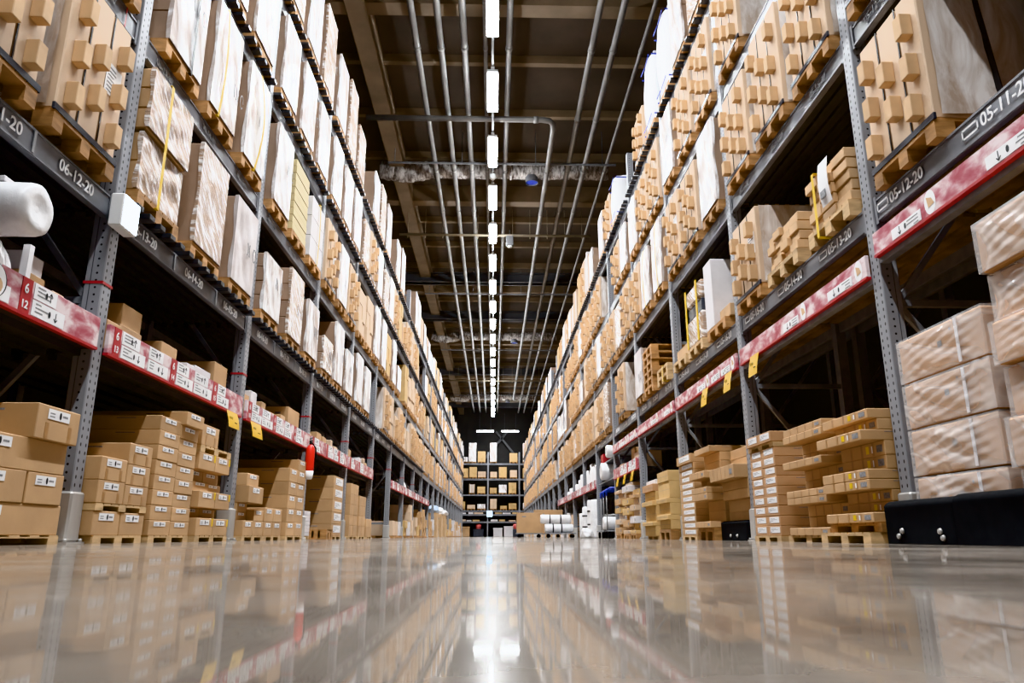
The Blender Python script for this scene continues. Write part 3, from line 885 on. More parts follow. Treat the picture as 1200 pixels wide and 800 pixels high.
def side_sticker(t, z, x=-.12):
    b = MB(); y = -PW/2+.004
    b.box(x-.11, x, y-.004, y, z, z+.15, 0); b.tube([(x-.055, y-.006, z+.08), (x-.055, y-.004, z+.08)], .035, 14, 1); b.box(x-.065, x-.045, y-.006, y-.004, z+.02, z+.05, 1)
    obj('handling_sticker', b.mesh('handling_sticker', ['white', 'black']), t)
side_sticker(t, .42)
t = L_film(-1, 2, 2, 1, .86, 'white-film cartons, black strap and sticker', layers=4, front='filmcrinkle', side='board_side', dy=.1); side_sticker(t, .38)
L_film(-1, 2, 2, 2, .74, 'brown carton under white film', layers=1, side='board_side', dy=.1)
L_film(-1, 3, 2, 0, .5, 'low white-film carton load', layers=2, front='filmcrinkle', dy=.1)
L_film(-1, 3, 2, 1, .95, 'tall white-film carton load', layers=1, side='board_side')
L_film(-1, 3, 2, 2, .72, 'shorter white-film carton load', layers=2)
L_film(-1, 4, 2, 0, .9, 'white-film load on brown board', layers=1, side='board_side')
L_film(-1, 4, 2, 1, .85, 'white-film load with blank face', layers=1, side='board_side')
# second tier
L_film(-1, 1, 3, 0, 1.12, 'white-film cartons with black strap', layers=4, strapmat='strapblack', dy=.06)
L_film(-1, 1, 3, 1, 1.10, 'white-film cartons with yellow strap', layers=1, strapmat='strapyellow', slack=.02)
L_film(-1, 1, 3, 2, 1.10, 'white-film cartons with broad slack yellow strap', layers=1, strapmat='strapyellow', slack=.05)
t = L_film(-1, 2, 3, 0, .98, 'white-film load with a slatted ladder side', layers=1, side='board_side', dy=.05)
b = MB()
for q in range(5): b.box(-.45, -.2, -PW/2+.002, -PW/2+.008, .2+q*.18, .3+q*.18)
obj('side_opening', b.mesh('side_opening', ['black']), t)
t = load_at(-1, 2, 3, 1, 'cream panel stack on wood', dy=.0); done.add((-1, 2, 3, 1)); pal(t)
for q in range(10): part_box(t, 'panel', PW-.04, PD-.06, .092, -.005*(q % 2), 0, PH+.003+q*.096, 'cream', .004)
t = load_at(-1, 2, 3, 2, 'white cartons with dark strap'); done.add((-1, 2, 3, 2)); pal(t)
for q in range(3):
    for w in range(2): part_box(t, 'white_carton', PW/2-.006, PD-.06, .29, 0, -PW/4+w*PW/2, PH+.003+q*.295, 'whitebox', .006)
strap(t, PW, PD-.06, .1, PH+.89, 0, 'strapyellow', .01); side_strap(t, PW-.05, -.4, PH, PH+.885)
for j, (kind, h) in enumerate((('b', 1.0), ('f', .95), ('b', .95))):
    (L_block if kind == 'b' else L_film)(-1, 3, 3, j, h, 'tan upright cartons with spacer blocks' if kind == 'b' else 'wide white-film load')
# third and top tiers, near bays
for k in (1, 2, 3):
    for j in range(3):
        L_film(-1, k, 4, j, (1.02, .98, 1.05)[(j+k) % 3], ('white-film carton load', 'glossy white-film carton load', 'white-film load with scribbled mark')[j], layers=1, front='filmwhite', side='board_side')
for k in (1, 2, 3):
    for j in range(3):
        L_film(-1, k, 5, j, (1.15, 1.3, .95)[(j+k) % 3], ('tall crinkle-film carton load', 'brown-and-white film carton load', 'glossy film carton load')[j], layers=1, front='filmcrinkle' if (j+k) % 3 else 'filmwhite', side='board_side')
# entry bay
L_block(-1, 0, 2, 2, .98, 'tan spacer-block cartons with paper note', dy=-.05)
L_block(-1, 0, 2, 1, .95)
L_film(-1, 0, 3, 2, 1.0, 'brown film-wrapped load', layers=2)

# --- right-hand rack, first tier
L_block(1, 0, 2, 2, .92, 'tan spacer-block cartons with filmed side', dy=-.06, sidemat='filmside')
t = L_film(1, 0, 2, 1, .98, 'dull brown cartons set deep', layers=2, front='filmside', mark=False); t.location.x += .62
def small_packs(t, rows, cols, seed, top_x=0.0):
    rr = random.Random(seed); pal(t, mat='woodpale')
    w = (PW-.02)/cols; h = .085
    for r in range(rows):
        for c in range(cols):
            part_box(t, 'flat_carton', w-.006, .5, h-.005, rr.uniform(-.05, .0), -PW/2+.01+w*(c+.5), PH+.003+h*r, 'block', .005)
        part_box(t, 'flat_carton', PW-.02, .48, h-.005, -.54, 0, PH+.003+h*r, 'block', .005)
t = load_at(1, 1, 2, 0, 'flat packs with hanging paper and yellow strap', dy=.0); done.add((1, 1, 2, 0)); small_packs(t, 5, 3, 3)
strap(t, PW, PD-.06, .02, PH+.43, -.12, 'strapyellow')
q = MB(); q.sheet(lambda u, v: (.03+.02*math.sin(3*v), .02+.16*u, .2+.36*v), 2, 6); q.box(.045, .05, .04, .12, .26, .32, 1); obj('hanging_paper', q.mesh('hanging_paper', ['white', 'paperprint']), t)
t = load_at(1, 1, 2, 1, 'stack of small printed flat packs', dy=.02); done.add((1, 1, 2, 1)); small_packs(t, 4, 4, 8)
t = L_block(1, 1, 2, 2, .80, 'tan spacer-block cartons by a white sheet')
t = load_at(1, 2, 2, 0, 'white sheet pack leaning beside empty pallets', dy=.1); done.add((1, 2, 2, 0)); pal(t)
part_box(t, 'sheet_pack', .3, PD-.1, .82, 0, -.2, PH+.003, 'whitebox'); part_box(t, 'flat_carton', .36, .8, .14, -.05, .2, PH+.003, 'block')
t = load_at(1, 2, 2, 1, 'silver film machine parcel with yellow edge strips', dy=.1); done.add((1, 2, 2, 1)); pal(t, mat='woodpale')
part_box(t, 'parcel', PW-.04, PD-.1, .36, -.01, 0, PH+.003, 'filmcrinkle', .02); part_box(t, 'dark_middle', PW-.08, PD-.16, .16, -.03, 0, PH+.365, 'greywrap', .01); part_box(t, 'parcel_top', PW-.04, PD-.1, .24, -.01, 0, PH+.53, 'filmcrinkle', .03)
for y in (-.3, .2): part_box(t, 'edge_strip', .05, .01, .78, .008, y, PH+.003, 'strapyellow', 0)
t = load_at(1, 2, 2, 2, 'low timber crate load'); done.add((1, 2, 2, 2)); pal(t, mat='woodpale'); part_box(t, 'crate', PW-.1, PD-.2, .16, -.05, 0, PH+.003, 'block')
# empty pallets stacked: each a thing of its own
for q in range(6):
    o = obj('pallet', proto(('pallet_loose', 'wood'), m_pallet(), ['wood']), None, (XF-.08, slot_y(1, 3, 1)+.1*(q % 2)*.3, slot_z(1, 2)+q*(PH+.002)), PI)
    tag(o, 'empty wooden pallet, %s from the bottom of its stack on the right-side first tier' % ORD[q+1], 'pallet', 'empty pallet stack')
done.add((1, 3, 2, 1))
t = load_at(1, 3, 2, 0, 'low open timber pallets with yellow strap', dy=.05); done.add((1, 3, 2, 0)); pal(t, mat='woodpale'); pal(t, PH+.002, mat='woodpale'); strap(t, PW, PD-.06, .02, 2*PH, .1, 'strapyellow')
L_film(1, 3, 2, 2, .8, 'grey-film load beside the empty pallets', layers=1, front='filmmatte')
# second tier and above, near bays
for k, j, h in ((0, 2, 1.1), (1, 0, 1.12), (1, 1, 1.12), (1, 2, .98), (2, 1, .98), (2, 2, 1.02)):
    L_block(1, k, 3, j, h)
L_film(1, 2, 3, 0, 1.1, 'plain white sheet-wrapped load', layers=1, side='board_side')
L_film(1, 3, 3, 0, 1.08, 'white load with yellow emblem strip', layers=1, side='board_side', strapmat='strapyellow', slack=.02)
L_film(1, 3, 3, 1, .95, 'white load with slack yellow strap', layers=1, side='board_side', strapmat='strapyellow', slack=.04)
L_block(1, 3, 3, 2, 1.0)
t = L_block(1, 1, 4, 2, 1.15, 'smooth tan upright cartons in film'); L_block(1, 2, 4, 0, 1.15, 'tan upright cartons bulging from film')
L_block(1, 2, 4, 1, 1.1); L_film(1, 2, 4, 2, 1.05, 'plain white film load', layers=1, side='board_side')
L_block(1, 3, 4, 0, 1.1); L_block(1, 3, 4, 1, 1.0); L_film(1, 3, 4, 2, .95, 'white load between tan cartons', layers=1, side='board_side')
def sack(t, h, w=.74):
    pal(t)
    def f():
        b = MB(); n = 28; m = 18
        def g(u, v):
            a = 2*PI*u; ca, sa = math.cos(a), math.sin(a)
            sq = lambda q: math.copysign(abs(q)**.45, q)
            bul = 1 + .05*math.sin(PI*v) + .018*math.sin(5*a+7*v)
            k = 1 if v < .97 else .93
            return (-.5+.5*sq(ca)*bul*k, w/2*sq(sa)*bul*k, PH+.002+h*v)
        b.sheet(g, n, m)
        b.sheet(lambda u, v: (-.5+.46*(2*u-1)*.98, w/2*.9*(2*v-1), PH+h-.01+.04*math.sin(PI*u)*math.sin(PI*v)), 8, 8)
        return b
    obj('sack_body', proto(('sack_body', round(h, 2)), f, ['sack']), t)
    b = MB()
    for z in (PH+.06, PH+h-.1):
        for sg in (-1, 1): b.bar((.03, sg*.02, z), (.03, sg*.3, z+.03), .006, .022); b.bar((.0, sg*.37, z), (-.9, sg*.37, z+.02), .012, .022)
    obj('blue_trim', b.mesh('blue_trim', ['blue']), t)
t = load_at(1, 2, 5, 2, 'big white woven sack with blue trim'); done.add((1, 2, 5, 2)); sack(t, 1.3)
t = load_at(1, 3, 5, 0, 'white woven sack with blue trim next along'); done.add((1, 3, 5, 0)); sack(t, 1.25)
t = load_at(1, 4, 5, 1, 'slim white sack with blue bands'); done.add((1, 4, 5, 1)); sack(t, .95, .6)
L_block(1, 4, 5, 2, .95); L_film(1, 5, 5, 0, 1.0, 'thin white and brown packs')
L_film(1, 2, 5, 1, 1.2, 'brown-sided white load', layers=2, side='board_side'); L_film(1, 2, 5, 0, 1.1, 'grey-film brown load', layers=2, side='board_side', front='filmcrinkle'); L_film(1, 1, 5, 2, 1.1, 'crinkled film load', layers=2, side='board_side', front='filmcrinkle')

# --- everything else by rule, thinning out in detail
rr = random.Random(77)
def pick(s, k, L):
    u = rr.random()
    if s < 0:
        if L == 2: tbl = ((.15, 'film'), (.8, 'blocked'), (1, 'cartons')) if k >= 5 else ((.9, 'film'), (1, 'cartons'))
        elif L == 3: tbl = ((.3, 'film'), (.75, 'blocked'), (.92, 'cartons'), (1, 'yellow'))
        elif L == 4: tbl = ((.9, 'film'), (1, 'blocked')) if k < 6 else ((.45, 'film'), (.75, 'blocked'), (.9, 'cartons'), (1, 'yellow'))
        else: tbl = ((.9, 'film'), (1, 'cartons')) if k < 7 else ((.4, 'film'), (.7, 'cartons'), (1, 'yellow'))
    else:
        if L == 2: tbl = ((.12, 'film'), (.72, 'blocked'), (.9, 'cartons'), (1, 'panels'))
        elif L in (3, 4): tbl = ((.3, 'film'), (.85, 'blocked'), (.95, 'cartons'), (1, 'yellow'))
        else: tbl = ((.35, 'film'), (.6, 'blocked'), (.85, 'panels'), (1, 'yellow'))
    for p, kd in tbl:
        if u <= p: return kd
far_v = {}
KMAX = 10
stuff = MB(); SM = ['wood', 'tan', 'block', 'filmside', 'filmwhite', 'board_side', 'yellowboard', 'whitebox']
EMPTY = {(-1, 4, 2, 2), (-1, 5, 2, 0), (1, 4, 2, 0), (-1, 0, 2, 0)}
for s in (-1, 1):
    for k in range(0, NB):
        for L in (2, 3, 4, 5):
            for j in range(3):
                if (s, k, L, j) in done or (s, k, L, j) in EMPTY: continue
                if k == 0 or (s > 0 and k == 1 and L == 4) : continue
                if (k == 1 and L == 5 and s > 0) or (k == 2 and L == 5 and j < 2 and s > 0): continue
                kd = pick(s, k, L)
                if rr.random() < ((.05 if k < 7 else .13) if L < 5 else .14): continue
                h = rr.choice((.86, .98, 1.08) if k < 6 else (.62, .8, .92, 1.0, 1.08)) if L < 5 else rr.choice((.8, 1.0, 1.15))
                if L == 2: h = min(h, .98)
                h = round(hcap(s, L, h), 2)
                sd = rr.randrange(4)
                mats, look = FARK[kd]
                geo = 'cartons' if kd == 'yellow' else kd
                if k <= 5 and kd in ('blocked', 'film'):
                    if kd == 'blocked': L_block(s, k, L, j, h)
                    else: L_film(s, k, L, j, h, 'white-film carton load', layers=1, side='board_side', front=rr.choice(('filmwhite', 'filmwhite', 'filmcrinkle')))
                elif k <= KMAX:
                    me = proto(('pallet_load', kd, h, sd), m_far(geo, h, sd), mats)
                    lab = '%s, %s rack, %s tier, %s bay, %s slot' % (look, SIDE[s], TIER[L], ORD[k], SLOT[j])
                    o = obj('pallet_load', me, None, (s*(XF-(.045 if k < 8 else -.03)), slot_y(s, k, j), slot_z(s, L) - (.042 if s < 0 and L == 2 and k >= 9 else 0)), rot(s))
                    tag(o, lab, 'pallet load', 'pallet loads on the %s rack' % SIDE[s])
                else:
                    q = m_far(geo, h, sd)(); mp = [SM.index(x) for x in mats]
                    sg = -s
                    y0, z0 = slot_y(s, k, j), slot_z(s, L) - (.042 if s < 0 and L == 2 else 0)
                    if kd in ('blocked', 'cartons') and rr.random() < .55: mp[1] = SM.index(rr.choice(('block', 'whitebox', 'yellowboard', 'filmwhite', 'board_side')))
                    stuff.add([(s*(XF+.03) + sg*v[0], y0 + sg*v[1], z0 + v[2]) for v in q.v], q.f)
                    stuff.m[-len(q.f):] = [mp[i] for i in q.m]
o = obj('distant_pallet_load', stuff.mesh('distant_pallet_load', SM)); tag(o, 'tan and white pallet loads filling the distant bays of both racks', 'pallet load', None, 'stuff')

# ------------------------------------------------------------------ loose goods on the floor and the shelf
def m_carton(w, dp, h, style):
    def f():
        b = MB(); b.box(-dp, 0, -w/2, w/2, 0, h, 0, c=.004)
        e = .0012
        if style == 'tapes':            # two short tapes up the aisle face
            for y in (-w*.26, w*.28): b.box(0, e, y-.017, y+.017, .004, h*.5, 1)
        if style in ('tapes', 'seam', 'plain'):
            b.box(-dp+.004, -.004, -.022, .022, h, h+e, 1)
        if style == 'seam': b.box(0, e, -w/2+.004, w/2-.004, h*.5-.001, h*.5+.001, 2)
        if style == 'long':             # a row of packs: thin upright seams and print
            n = max(3, int(w/.13))
            for i in range(1, n): b.box(0, e, -w/2+w*i/n-.008, -w/2+w*i/n+.008, .003, h-.003, 1)
            b.box(0, e*1.5, w*.34, w*.44, h*.3, h*.7, 2)
        if style == 'yellowmark':
            n = 4
            for i in range(1, n): b.box(0, e, -w/2+w*i/n-.012, -w/2+w*i/n+.012, .003, h-.003, 1)
            b.box(0, e*1.5, w*.1, w*.16, h*.25, h*.8, 3); b.box(0, e*1.5, w*.22, w*.245, h*.25, h*.75, 4); b.box(0, e*1.5, w*.33, w*.45, h*.25, h*.75, 2)
        if style == 'edge': b.box(-.02, e, w/2-.03, w/2+e, h*.55, h, 3)
        # hand-hole print low on the near side
        for sg in (-1, 1): b.box(-dp*.35, -dp*.2, sg*w/2, sg*(w/2+e), h*.78, h*.84, 2)
        return b
    return f
def carton(s, xf, y0, y1, z0, z1, dp, label, group, style='plain', lab=0, mat='board', name='cardboard_carton', tilt=0.0):
    w, h = y1-y0-.004, z1-z0-.0015
    me = proto((name, round(w, 3), round(dp, 3), round(h, 3), style, mat), m_carton(w, dp, h, style), [mat, 'tape', 'paperprint', 'strapyellow', 'white'])
    o = obj(name, me, None, (s*xf, (y0+y1)/2, z0), rot(s) + tilt)
    tag(o, label, 'carton', group)
    if lab == 1: dot_label(o, min(w*.55, .21), .0008, -w*.02, h*.76, min(.075, h*.3))
    elif lab == 2: print_label(o, w*.72, .0008, w*.06, h*.58, h*.6)
    return o
def low_pallet(s, xf, yc, label, w=.72, h=.05, z=0, group=None, mat='woodpale', dp=1.0):
    o = obj('pallet', proto(('pallet', round(w, 2), round(h, 3), mat, 'l'), m_pallet(w, dp, h), [mat]), None, (s*xf, yc, z), rot(s))
    return tag(o, label, 'pallet', group)
RW = ['bottom row', 'second row up', 'third row up', 'fourth row up', 'fifth row up', 'sixth row up', 'seventh row up', 'eighth row up', 'ninth row up', 'tenth row up', 'eleventh row up', 'twelfth row up', 'thirteenth row up']
def stack(s, xf, cols, zs, where, dp=.95, style='plain', lab=1, mat='board', noun='brown carton', jit=.006, seed=0):
    """cols: list of (y0, y1); zs: per column list of (z0, z1[, xoff[, style]])"""
    rr = random.Random(seed)
    cn = ['near column', 'far column'] if len(cols) == 2 else (['single column'] if len(cols) == 1 else ['%s column' % ORD[i+1] for i in range(len(cols))])
    for c, (y0, y1) in enumerate(cols):
        for r, zz in enumerate(zs[c]):
            xo = zz[2] if len(zz) > 2 else 0
            st = zz[3] if len(zz) > 3 else style
            col = '' if len(cols) == 1 else cn[c] + ', '
            carton(s, xf + xo + rr.uniform(0, jit), y0, y1, zz[0], zz[1], dp, '%s, %s, %s%s' % (noun, RW[r], col, where), 'cartons of the ' + where, st, lab, mat)
def even(z0, z1, n): return [(z0+(z1-z0)*i/n, z0+(z1-z0)*(i+1)/n) for i in range(n)]

# left side, entry bay
W = 'stack cut by the frame edge'
low_pallet(-1, 2.5, 3.85, 'pale wooden pallet under the carton stack cut by the frame edge', 1.16)
stack(-1, 2.5, [(3.2, 4.42)], [[(.05, .215)]], W, noun='wide brown carton with white label')
for y0, y1, n in ((3.5, 4.045, 'near'), (4.055, 4.40, 'far')):
    carton(-1, 2.5, y0, y1, .215, .385, .95, 'brown labelled carton, %s of the middle pair, %s' % (n, W), W, 'plain', 1)
carton(-1, 2.5, 3.2, 4.385, .385, .56, .95, 'wide brown carton on the middle pair, %s' % W, W, 'plain', 1)
carton(-1, 2.47, 4.0, 4.42, .56, .75, .9, 'brown carton with two tape strips topping the %s' % W, W, 'tapes', 1)
# first bay
W = 'double-pallet stack beside the first left-side post'
low_pallet(-1, 2.5, 5.13, 'pale pallet on the floor under the double-pallet stack', .65)
stack(-1, 2.5, [(4.78, 5.125), (5.13, 5.475)], [[(.05, .203)], [(.05, .2)]], W, lab=1)
low_pallet(-1, 2.5, 5.13, 'second pallet laid between cartons of the double-pallet stack', .70, .045, .2035)
for c, (y0, y1, zs) in enumerate(((4.78, 5.125, [(.25, .395), (.395, .545)]), (5.13, 5.475, [(.25, .385), (.385, .525), (.525, .67)]))):
    for r, (a, q) in enumerate(zs):
        carton(-1, 2.5, y0, y1, a, q, .95, 'taped brown carton above the second pallet, %s, %s column, %s' % (RW[r], ('near', 'far')[c], 'double-pallet stack'), W, 'tapes', 1)
W = 'tall two-wide stack in the first left-side bay'
low_pallet(-1, 2.5, 5.92, 'pale pallet under the tall two-wide carton stack', .72)
stack(-1, 2.5, [(5.555, 5.915), (5.92, 6.275)], [even(.05, .93, 8), even(.05, .91, 8) + [(.91, 1.02, -.04)]], W, seed=3)
W = 'stepped stack before the second left-side post'
low_pallet(-1, 2.47, 6.72, 'pale pallet under the stepped carton stack', .76)
for c, (y0, y1) in enumerate(((6.345, 6.715), (6.72, 7.09))):
    zs = [(.05, .195, -.03), (.195, .28, .1), (.28, .42, -.03), (.42, .5, .07 if c else .04), (.5, .6, .1), (.6, .745, -.0)]
    for r, (a, q, xo) in enumerate(zs):
        carton(-1, 2.5+xo, y0, y1, a, q, .9-abs(xo), '%s carton, %s, %s column, %s' % ('yellow-edged' if r in (0, 2, 5) else 'recessed brown', RW[r], ('near', 'far')[c], W), W, 'edge' if r in (0, 2, 5) else 'plain', 1)
low_pallet(-1, 2.5, 6.72, 'pallet near the top of the stepped carton stack', .74, .06, .7455)
carton(-1, 2.5, 6.35, 6.74, .806, .985, .9, 'brown taped carton alone on the stepped stack upper pallet', W, 'tapes', 1)
# second bay
W = 'low mixed stack past the second left-side post'
low_pallet(-1, 2.5, 7.96, 'pale pallet under the low mixed carton stack', .72)
for (y0, y1, a, q, xo, l) in ((7.62, 7.93, .05, .2, 0, 'bottom near'), (7.94, 8.28, .05, .2, 0, 'bottom far'), (7.62, 7.93, .2, .285, .08, 'recessed lower near'), (7.62, 7.93, .285, .375, .08, 'recessed upper near'), (7.94, 8.25, .2, .315, .0, 'upper far'), (7.62, 8.1, .375, .545, -.03, 'overhanging upper'), (7.62, 8.0, .545, .67, 0, 'topmost')):
    carton(-1, 2.5+xo, y0, y1, a, q, .85, '%s brown labelled carton in the %s' % (l, W), W, 'plain', 1)
W = 'four-carton cube in the second left-side bay'
low_pallet(-1, 2.5, 8.65, 'pale pallet under the four-carton cube', .66)
stack(-1, 2.5, [(8.32, 8.64), (8.645, 8.98)], [even(.05, .35, 2), even(.05, .35, 2)], W)
W = 'deep tall stack before the third left-side post'
low_pallet(-1, 2.5, 9.58, 'pale pallet under the deep tall carton stack', .8)
stack(-1, 2.5, [(9.19, 9.57), (9.58, 9.97)], [even(.05, .86, 5), even(.05, .86, 5) + [(.86, 1.0)]], W, dp=1.0, seed=4)
# third bay
for q in range(7):
    carton(-1, 2.6, 10.40, 10.78, .05+q*.048, .05+(q+1)*.048, .7, 'flat whitish pack, %s, pile beside the fire extinguisher post' % RW[q], 'flat whitish packs', 'none', 0, 'whitebox', name='flat_pack')
low_pallet(-1, 2.6, 10.6, 'pallet under the whitish flat packs', .38)
for q in range(8): carton(-1, 2.9, 10.86, 11.3, .05+q*.06, .05+(q+1)*.06, .6, 'thin brown carton, %s, pile behind the upended pallet' % RW[q], 'thin brown cartons', 'long', 0)
o = low_pallet(-1, 2.36, 11.0, 'short raw-wood pallet standing out in the aisle', .42, .14, 0, None, 'wood', .3)
low_pallet(-1, 2.9, 11.08, 'pallet under the thin brown cartons', .5)
W = 'deep five-high stack in the third left-side bay'
low_pallet(-1, 2.5, 12.1, 'pallet under the deep five-high stack', .8)
stack(-1, 2.5, [(11.75, 12.5)], [even(.05, .97, 5)], W, dp=1.05, lab=2)
# fourth bay
W = 'two-wide stack past the fourth left-side post'
low_pallet(-1, 2.5, 13.6, 'pallet under the two-wide stack past the fourth post', .8)
stack(-1, 2.5, [(13.2, 13.56), (13.57, 13.95)], [even(.05, .95, 5), even(.05, .95, 5)], W, lab=0)
W = 'four-high stack in the fourth left-side bay'
low_pallet(-1, 2.5, 14.45, 'pallet under the four-high stack', .7)
stack(-1, 2.5, [(14.1, 14.45), (14.46, 14.8)], [even(.05, .78, 4), even(.05, .78, 4)], W, lab=0)
W = 'low pair before the fifth left-side post'
low_pallet(-1, 2.5, 15.3, 'pallet under the low carton pair', .7)
stack(-1, 2.5, [(14.95, 15.6)], [even(.05, .38, 2)], W, lab=0)
carton(-1, 2.9, 16.5, 17.6, .0, .25, .6, 'wide brown carton low in the dark empty left-side bay', None, 'plain', 0)
# further bays: past the ninth the cartons on the floor become one mass
MASS = MB(); MM = ['board', 'tan', 'yellowboard', 'whitebox', 'wood']
def mass_box(s, xf, y0, y1, z0, z1, dp, mat):
    MASS.box(s*xf, s*(xf+dp), y0, y1-.004, z0, z1-.003, MM.index(mat), c=.006)
rr = random.Random(9)
for k in (6, 7, 8, 9, 10, 14, 15, 16, 17, 18, 19, 20):
    y = PY(-1, k) + .3; n = 0
    while y < PY(-1, k) + 2.3:
        w = rr.uniform(.35, .6); hh = rr.uniform(.3, 1.0) if k > 6 else .36
        if y + w > PY(-1, k) + 2.65: break
        m = rr.choice(('board', 'board', 'tan', 'yellowboard', 'whitebox'))
        cnt = max(1, int(hh/.2))
        if k > 8:
            mass_box(-1, 2.5, y, y+w, 0, .055, .8, 'wood')
        else: low_pallet(-1, 2.5, y+w/2, 'pallet under carton stack %s in the %s left-side bay' % (ORD[n+1], ORD[k]), w, .06, 0, None, 'wood')
        for q in range(cnt):
            if k > 8: mass_box(-1, 2.5+rr.uniform(0, .06), y, y+w, .06+hh*q/cnt, .06+hh*(q+1)/cnt, .7, m)
            else: carton(-1, 2.5+rr.uniform(0, .06), y, y+w, .06+hh*q/cnt, .06+hh*(q+1)/cnt, .7, '%s carton, %s, stack %s along in the %s left-side bay' % ({'board': 'brown', 'tan': 'tan', 'yellowboard': 'yellowish', 'whitebox': 'white'}[m], RW[q], ORD[n+1], ORD[k]), 'floor cartons far along', 'plain', 0, m)
        y += w + rr.uniform(.08, .5); n += 1

# shelf goods on the left-side shelf (top of shelf 1.25)
def shelf_box(s, y, w, h, dp, xo, label, mat='board', style='plain', z=1.2505, tilt=0):
    return carton(s, XF+.02+xo, y-w/2, y+w/2, z, z+h, dp, label, None, style, 0, mat, tilt=tilt)
OCC = [(6.42, 6.82), (7.9, 8.14)]
for a in ((4.93, .2, .22, .25, .02, 'small printed carton at the near end of the left-side shelf'), (5.32, .34, .28, .6, .1, 'brown carton with printed band on the left-side shelf'), (5.62, .2, .40, .5, .25, 'taller carton behind on the left-side shelf'),
          (5.98, .3, .33, .4, .1, 'open brown carton with folded flap on the left-side shelf'), (7.1, .34, .42, .5, .08, 'open carton with items inside by the second post'), (7.75, .3, .26, .4, .05, 'brown carton on the shelf past the second post'),
          (8.35, .16, .27, .3, .03, 'slim upright carton on the shelf'), (8.8, .3, .22, .35, .05, 'low carton mid shelf in the second bay'), (9.15, .2, .25, .3, .03, 'small carton beside the low shelf carton'), (9.75, .55, .42, .5, .06, 'wide open carton before the third post'),
          (10.6, .3, .24, .4, .05, 'carton just past the extinguisher post on the shelf'), (11.1, .28, .30, .4, .03, 'light brown upright carton in the third bay shelf'), (11.45, .22, .28, .4, .03, 'second upright carton in the third bay shelf'), (13.5, .3, .32, .4, .03, 'white-fronted carton on the fourth bay shelf'), (14.1, .5, .2, .4, .03, 'low brown carton on the fourth bay shelf')):
    shelf_box(-1, a[0], a[1], a[2], a[3], a[4], a[5]); OCC.append((a[0]-a[1]/2-.02, a[0]+a[1]/2+.02))
rr = random.Random(19)
WHERE = {1: 'first', 2: 'second', 3: 'third', 4: 'fourth'}
for k in (1, 2, 3, 4):
    y = PY(-1, k) + .12; n = 0
    while y < PY(-1, k) + 2.6:
        w = rr.uniform(.12, .26)
        if any(y-w/2 < b and y+w/2 > a for a, b in OCC): y += .04; continue
        m = rr.choice(('board', 'tan', 'tan', 'whitebox', 'block'))
        shelf_box(-1, y, w, rr.uniform(.2, .36), .3, rr.uniform(.02, .06), '%s carton filling a gap, %s along on the %s left-side shelf' % ({'board': 'brown', 'tan': 'pale tan', 'whitebox': 'white', 'block': 'small tan'}[m], ORD[n+1], WHERE[k]), m)
        y += w + rr.uniform(.06, .3); n += 1
shelf_box(-1, 5.35, .3, .17, .5, .12, 'carton stacked on the brown printed-band shelf carton', z=1.5315)
shelf_box(-1, 6.62, .36, .27, .3, .06, 'white tray with tan bottles on the left-side shelf', 'whitebox')
shelf_box(-1, 8.02, .2, .33, .3, .04, 'white paper-topped pack on the shelf past the second post', 'whitebox')
for a in ((4.19, .22, .30, .5, .14, 'brown carton with white end stacked low on the entry shelf', 'board'), (4.19, .2, .12, .45, .16, 'white-ended carton stacked higher on the entry shelf', 'whitebox'), (4.27, .12, .21, .1, .03, 'small tan flap box by the first post', 'tan')):
    z = 1.2505 if a[2] != .12 else 1.5515
    shelf_box(-1, a[0], a[1], a[2], a[3], a[4], a[5], a[6], z=z)
def crumple(name, label, cat, c, r, mat, seed, flat=.7, squash=(1, 1, 1), group=None):
    """crumpled film bundle: a noisy blob"""
    rr = random.Random(seed); bm = bmesh.new(); bmesh.ops.create_icosphere(bm, subdivisions=4, radius=1)
    ph = [Vector((rr.uniform(-1, 1), rr.uniform(-1, 1), rr.uniform(-1, 1))) * rr.uniform(3, 9) for _ in range(7)]
    for v in bm.verts:
        d = 1 + sum(math.sin(v.co.dot(p)+i) for i, p in enumerate(ph))*.05
        v.co = Vector((v.co.x*r*squash[0]*d, v.co.y*r*squash[1]*d, v.co.z*r*squash[2]*d*flat))
        if v.co.z < -r*flat*.6*squash[2]: v.co.z = -r*flat*.6*squash[2]
    me = bpy.data.meshes.new(name); bm.to_mesh(me); bm.free(); me.materials.append(MT[mat])
    for p in me.polygons: p.use_smooth = True
    o = obj(name, me, None, (c[0], c[1], c[2] + r*flat*.6*squash[2])); return tag(o, label, cat, group)
crumple('plastic_wrap', 'crumpled clear-white film scrap at the shelf edge by the first post', 'film', (-2.74, 4.47, 1.2505), .13, 'plasticwhite', 3, 1.15)
crumple('plastic_wrap', 'crumpled film behind the small tan flap box', 'film', (-2.95, 4.47, 1.2505), .16, 'plasticwhite', 4, 1.2)
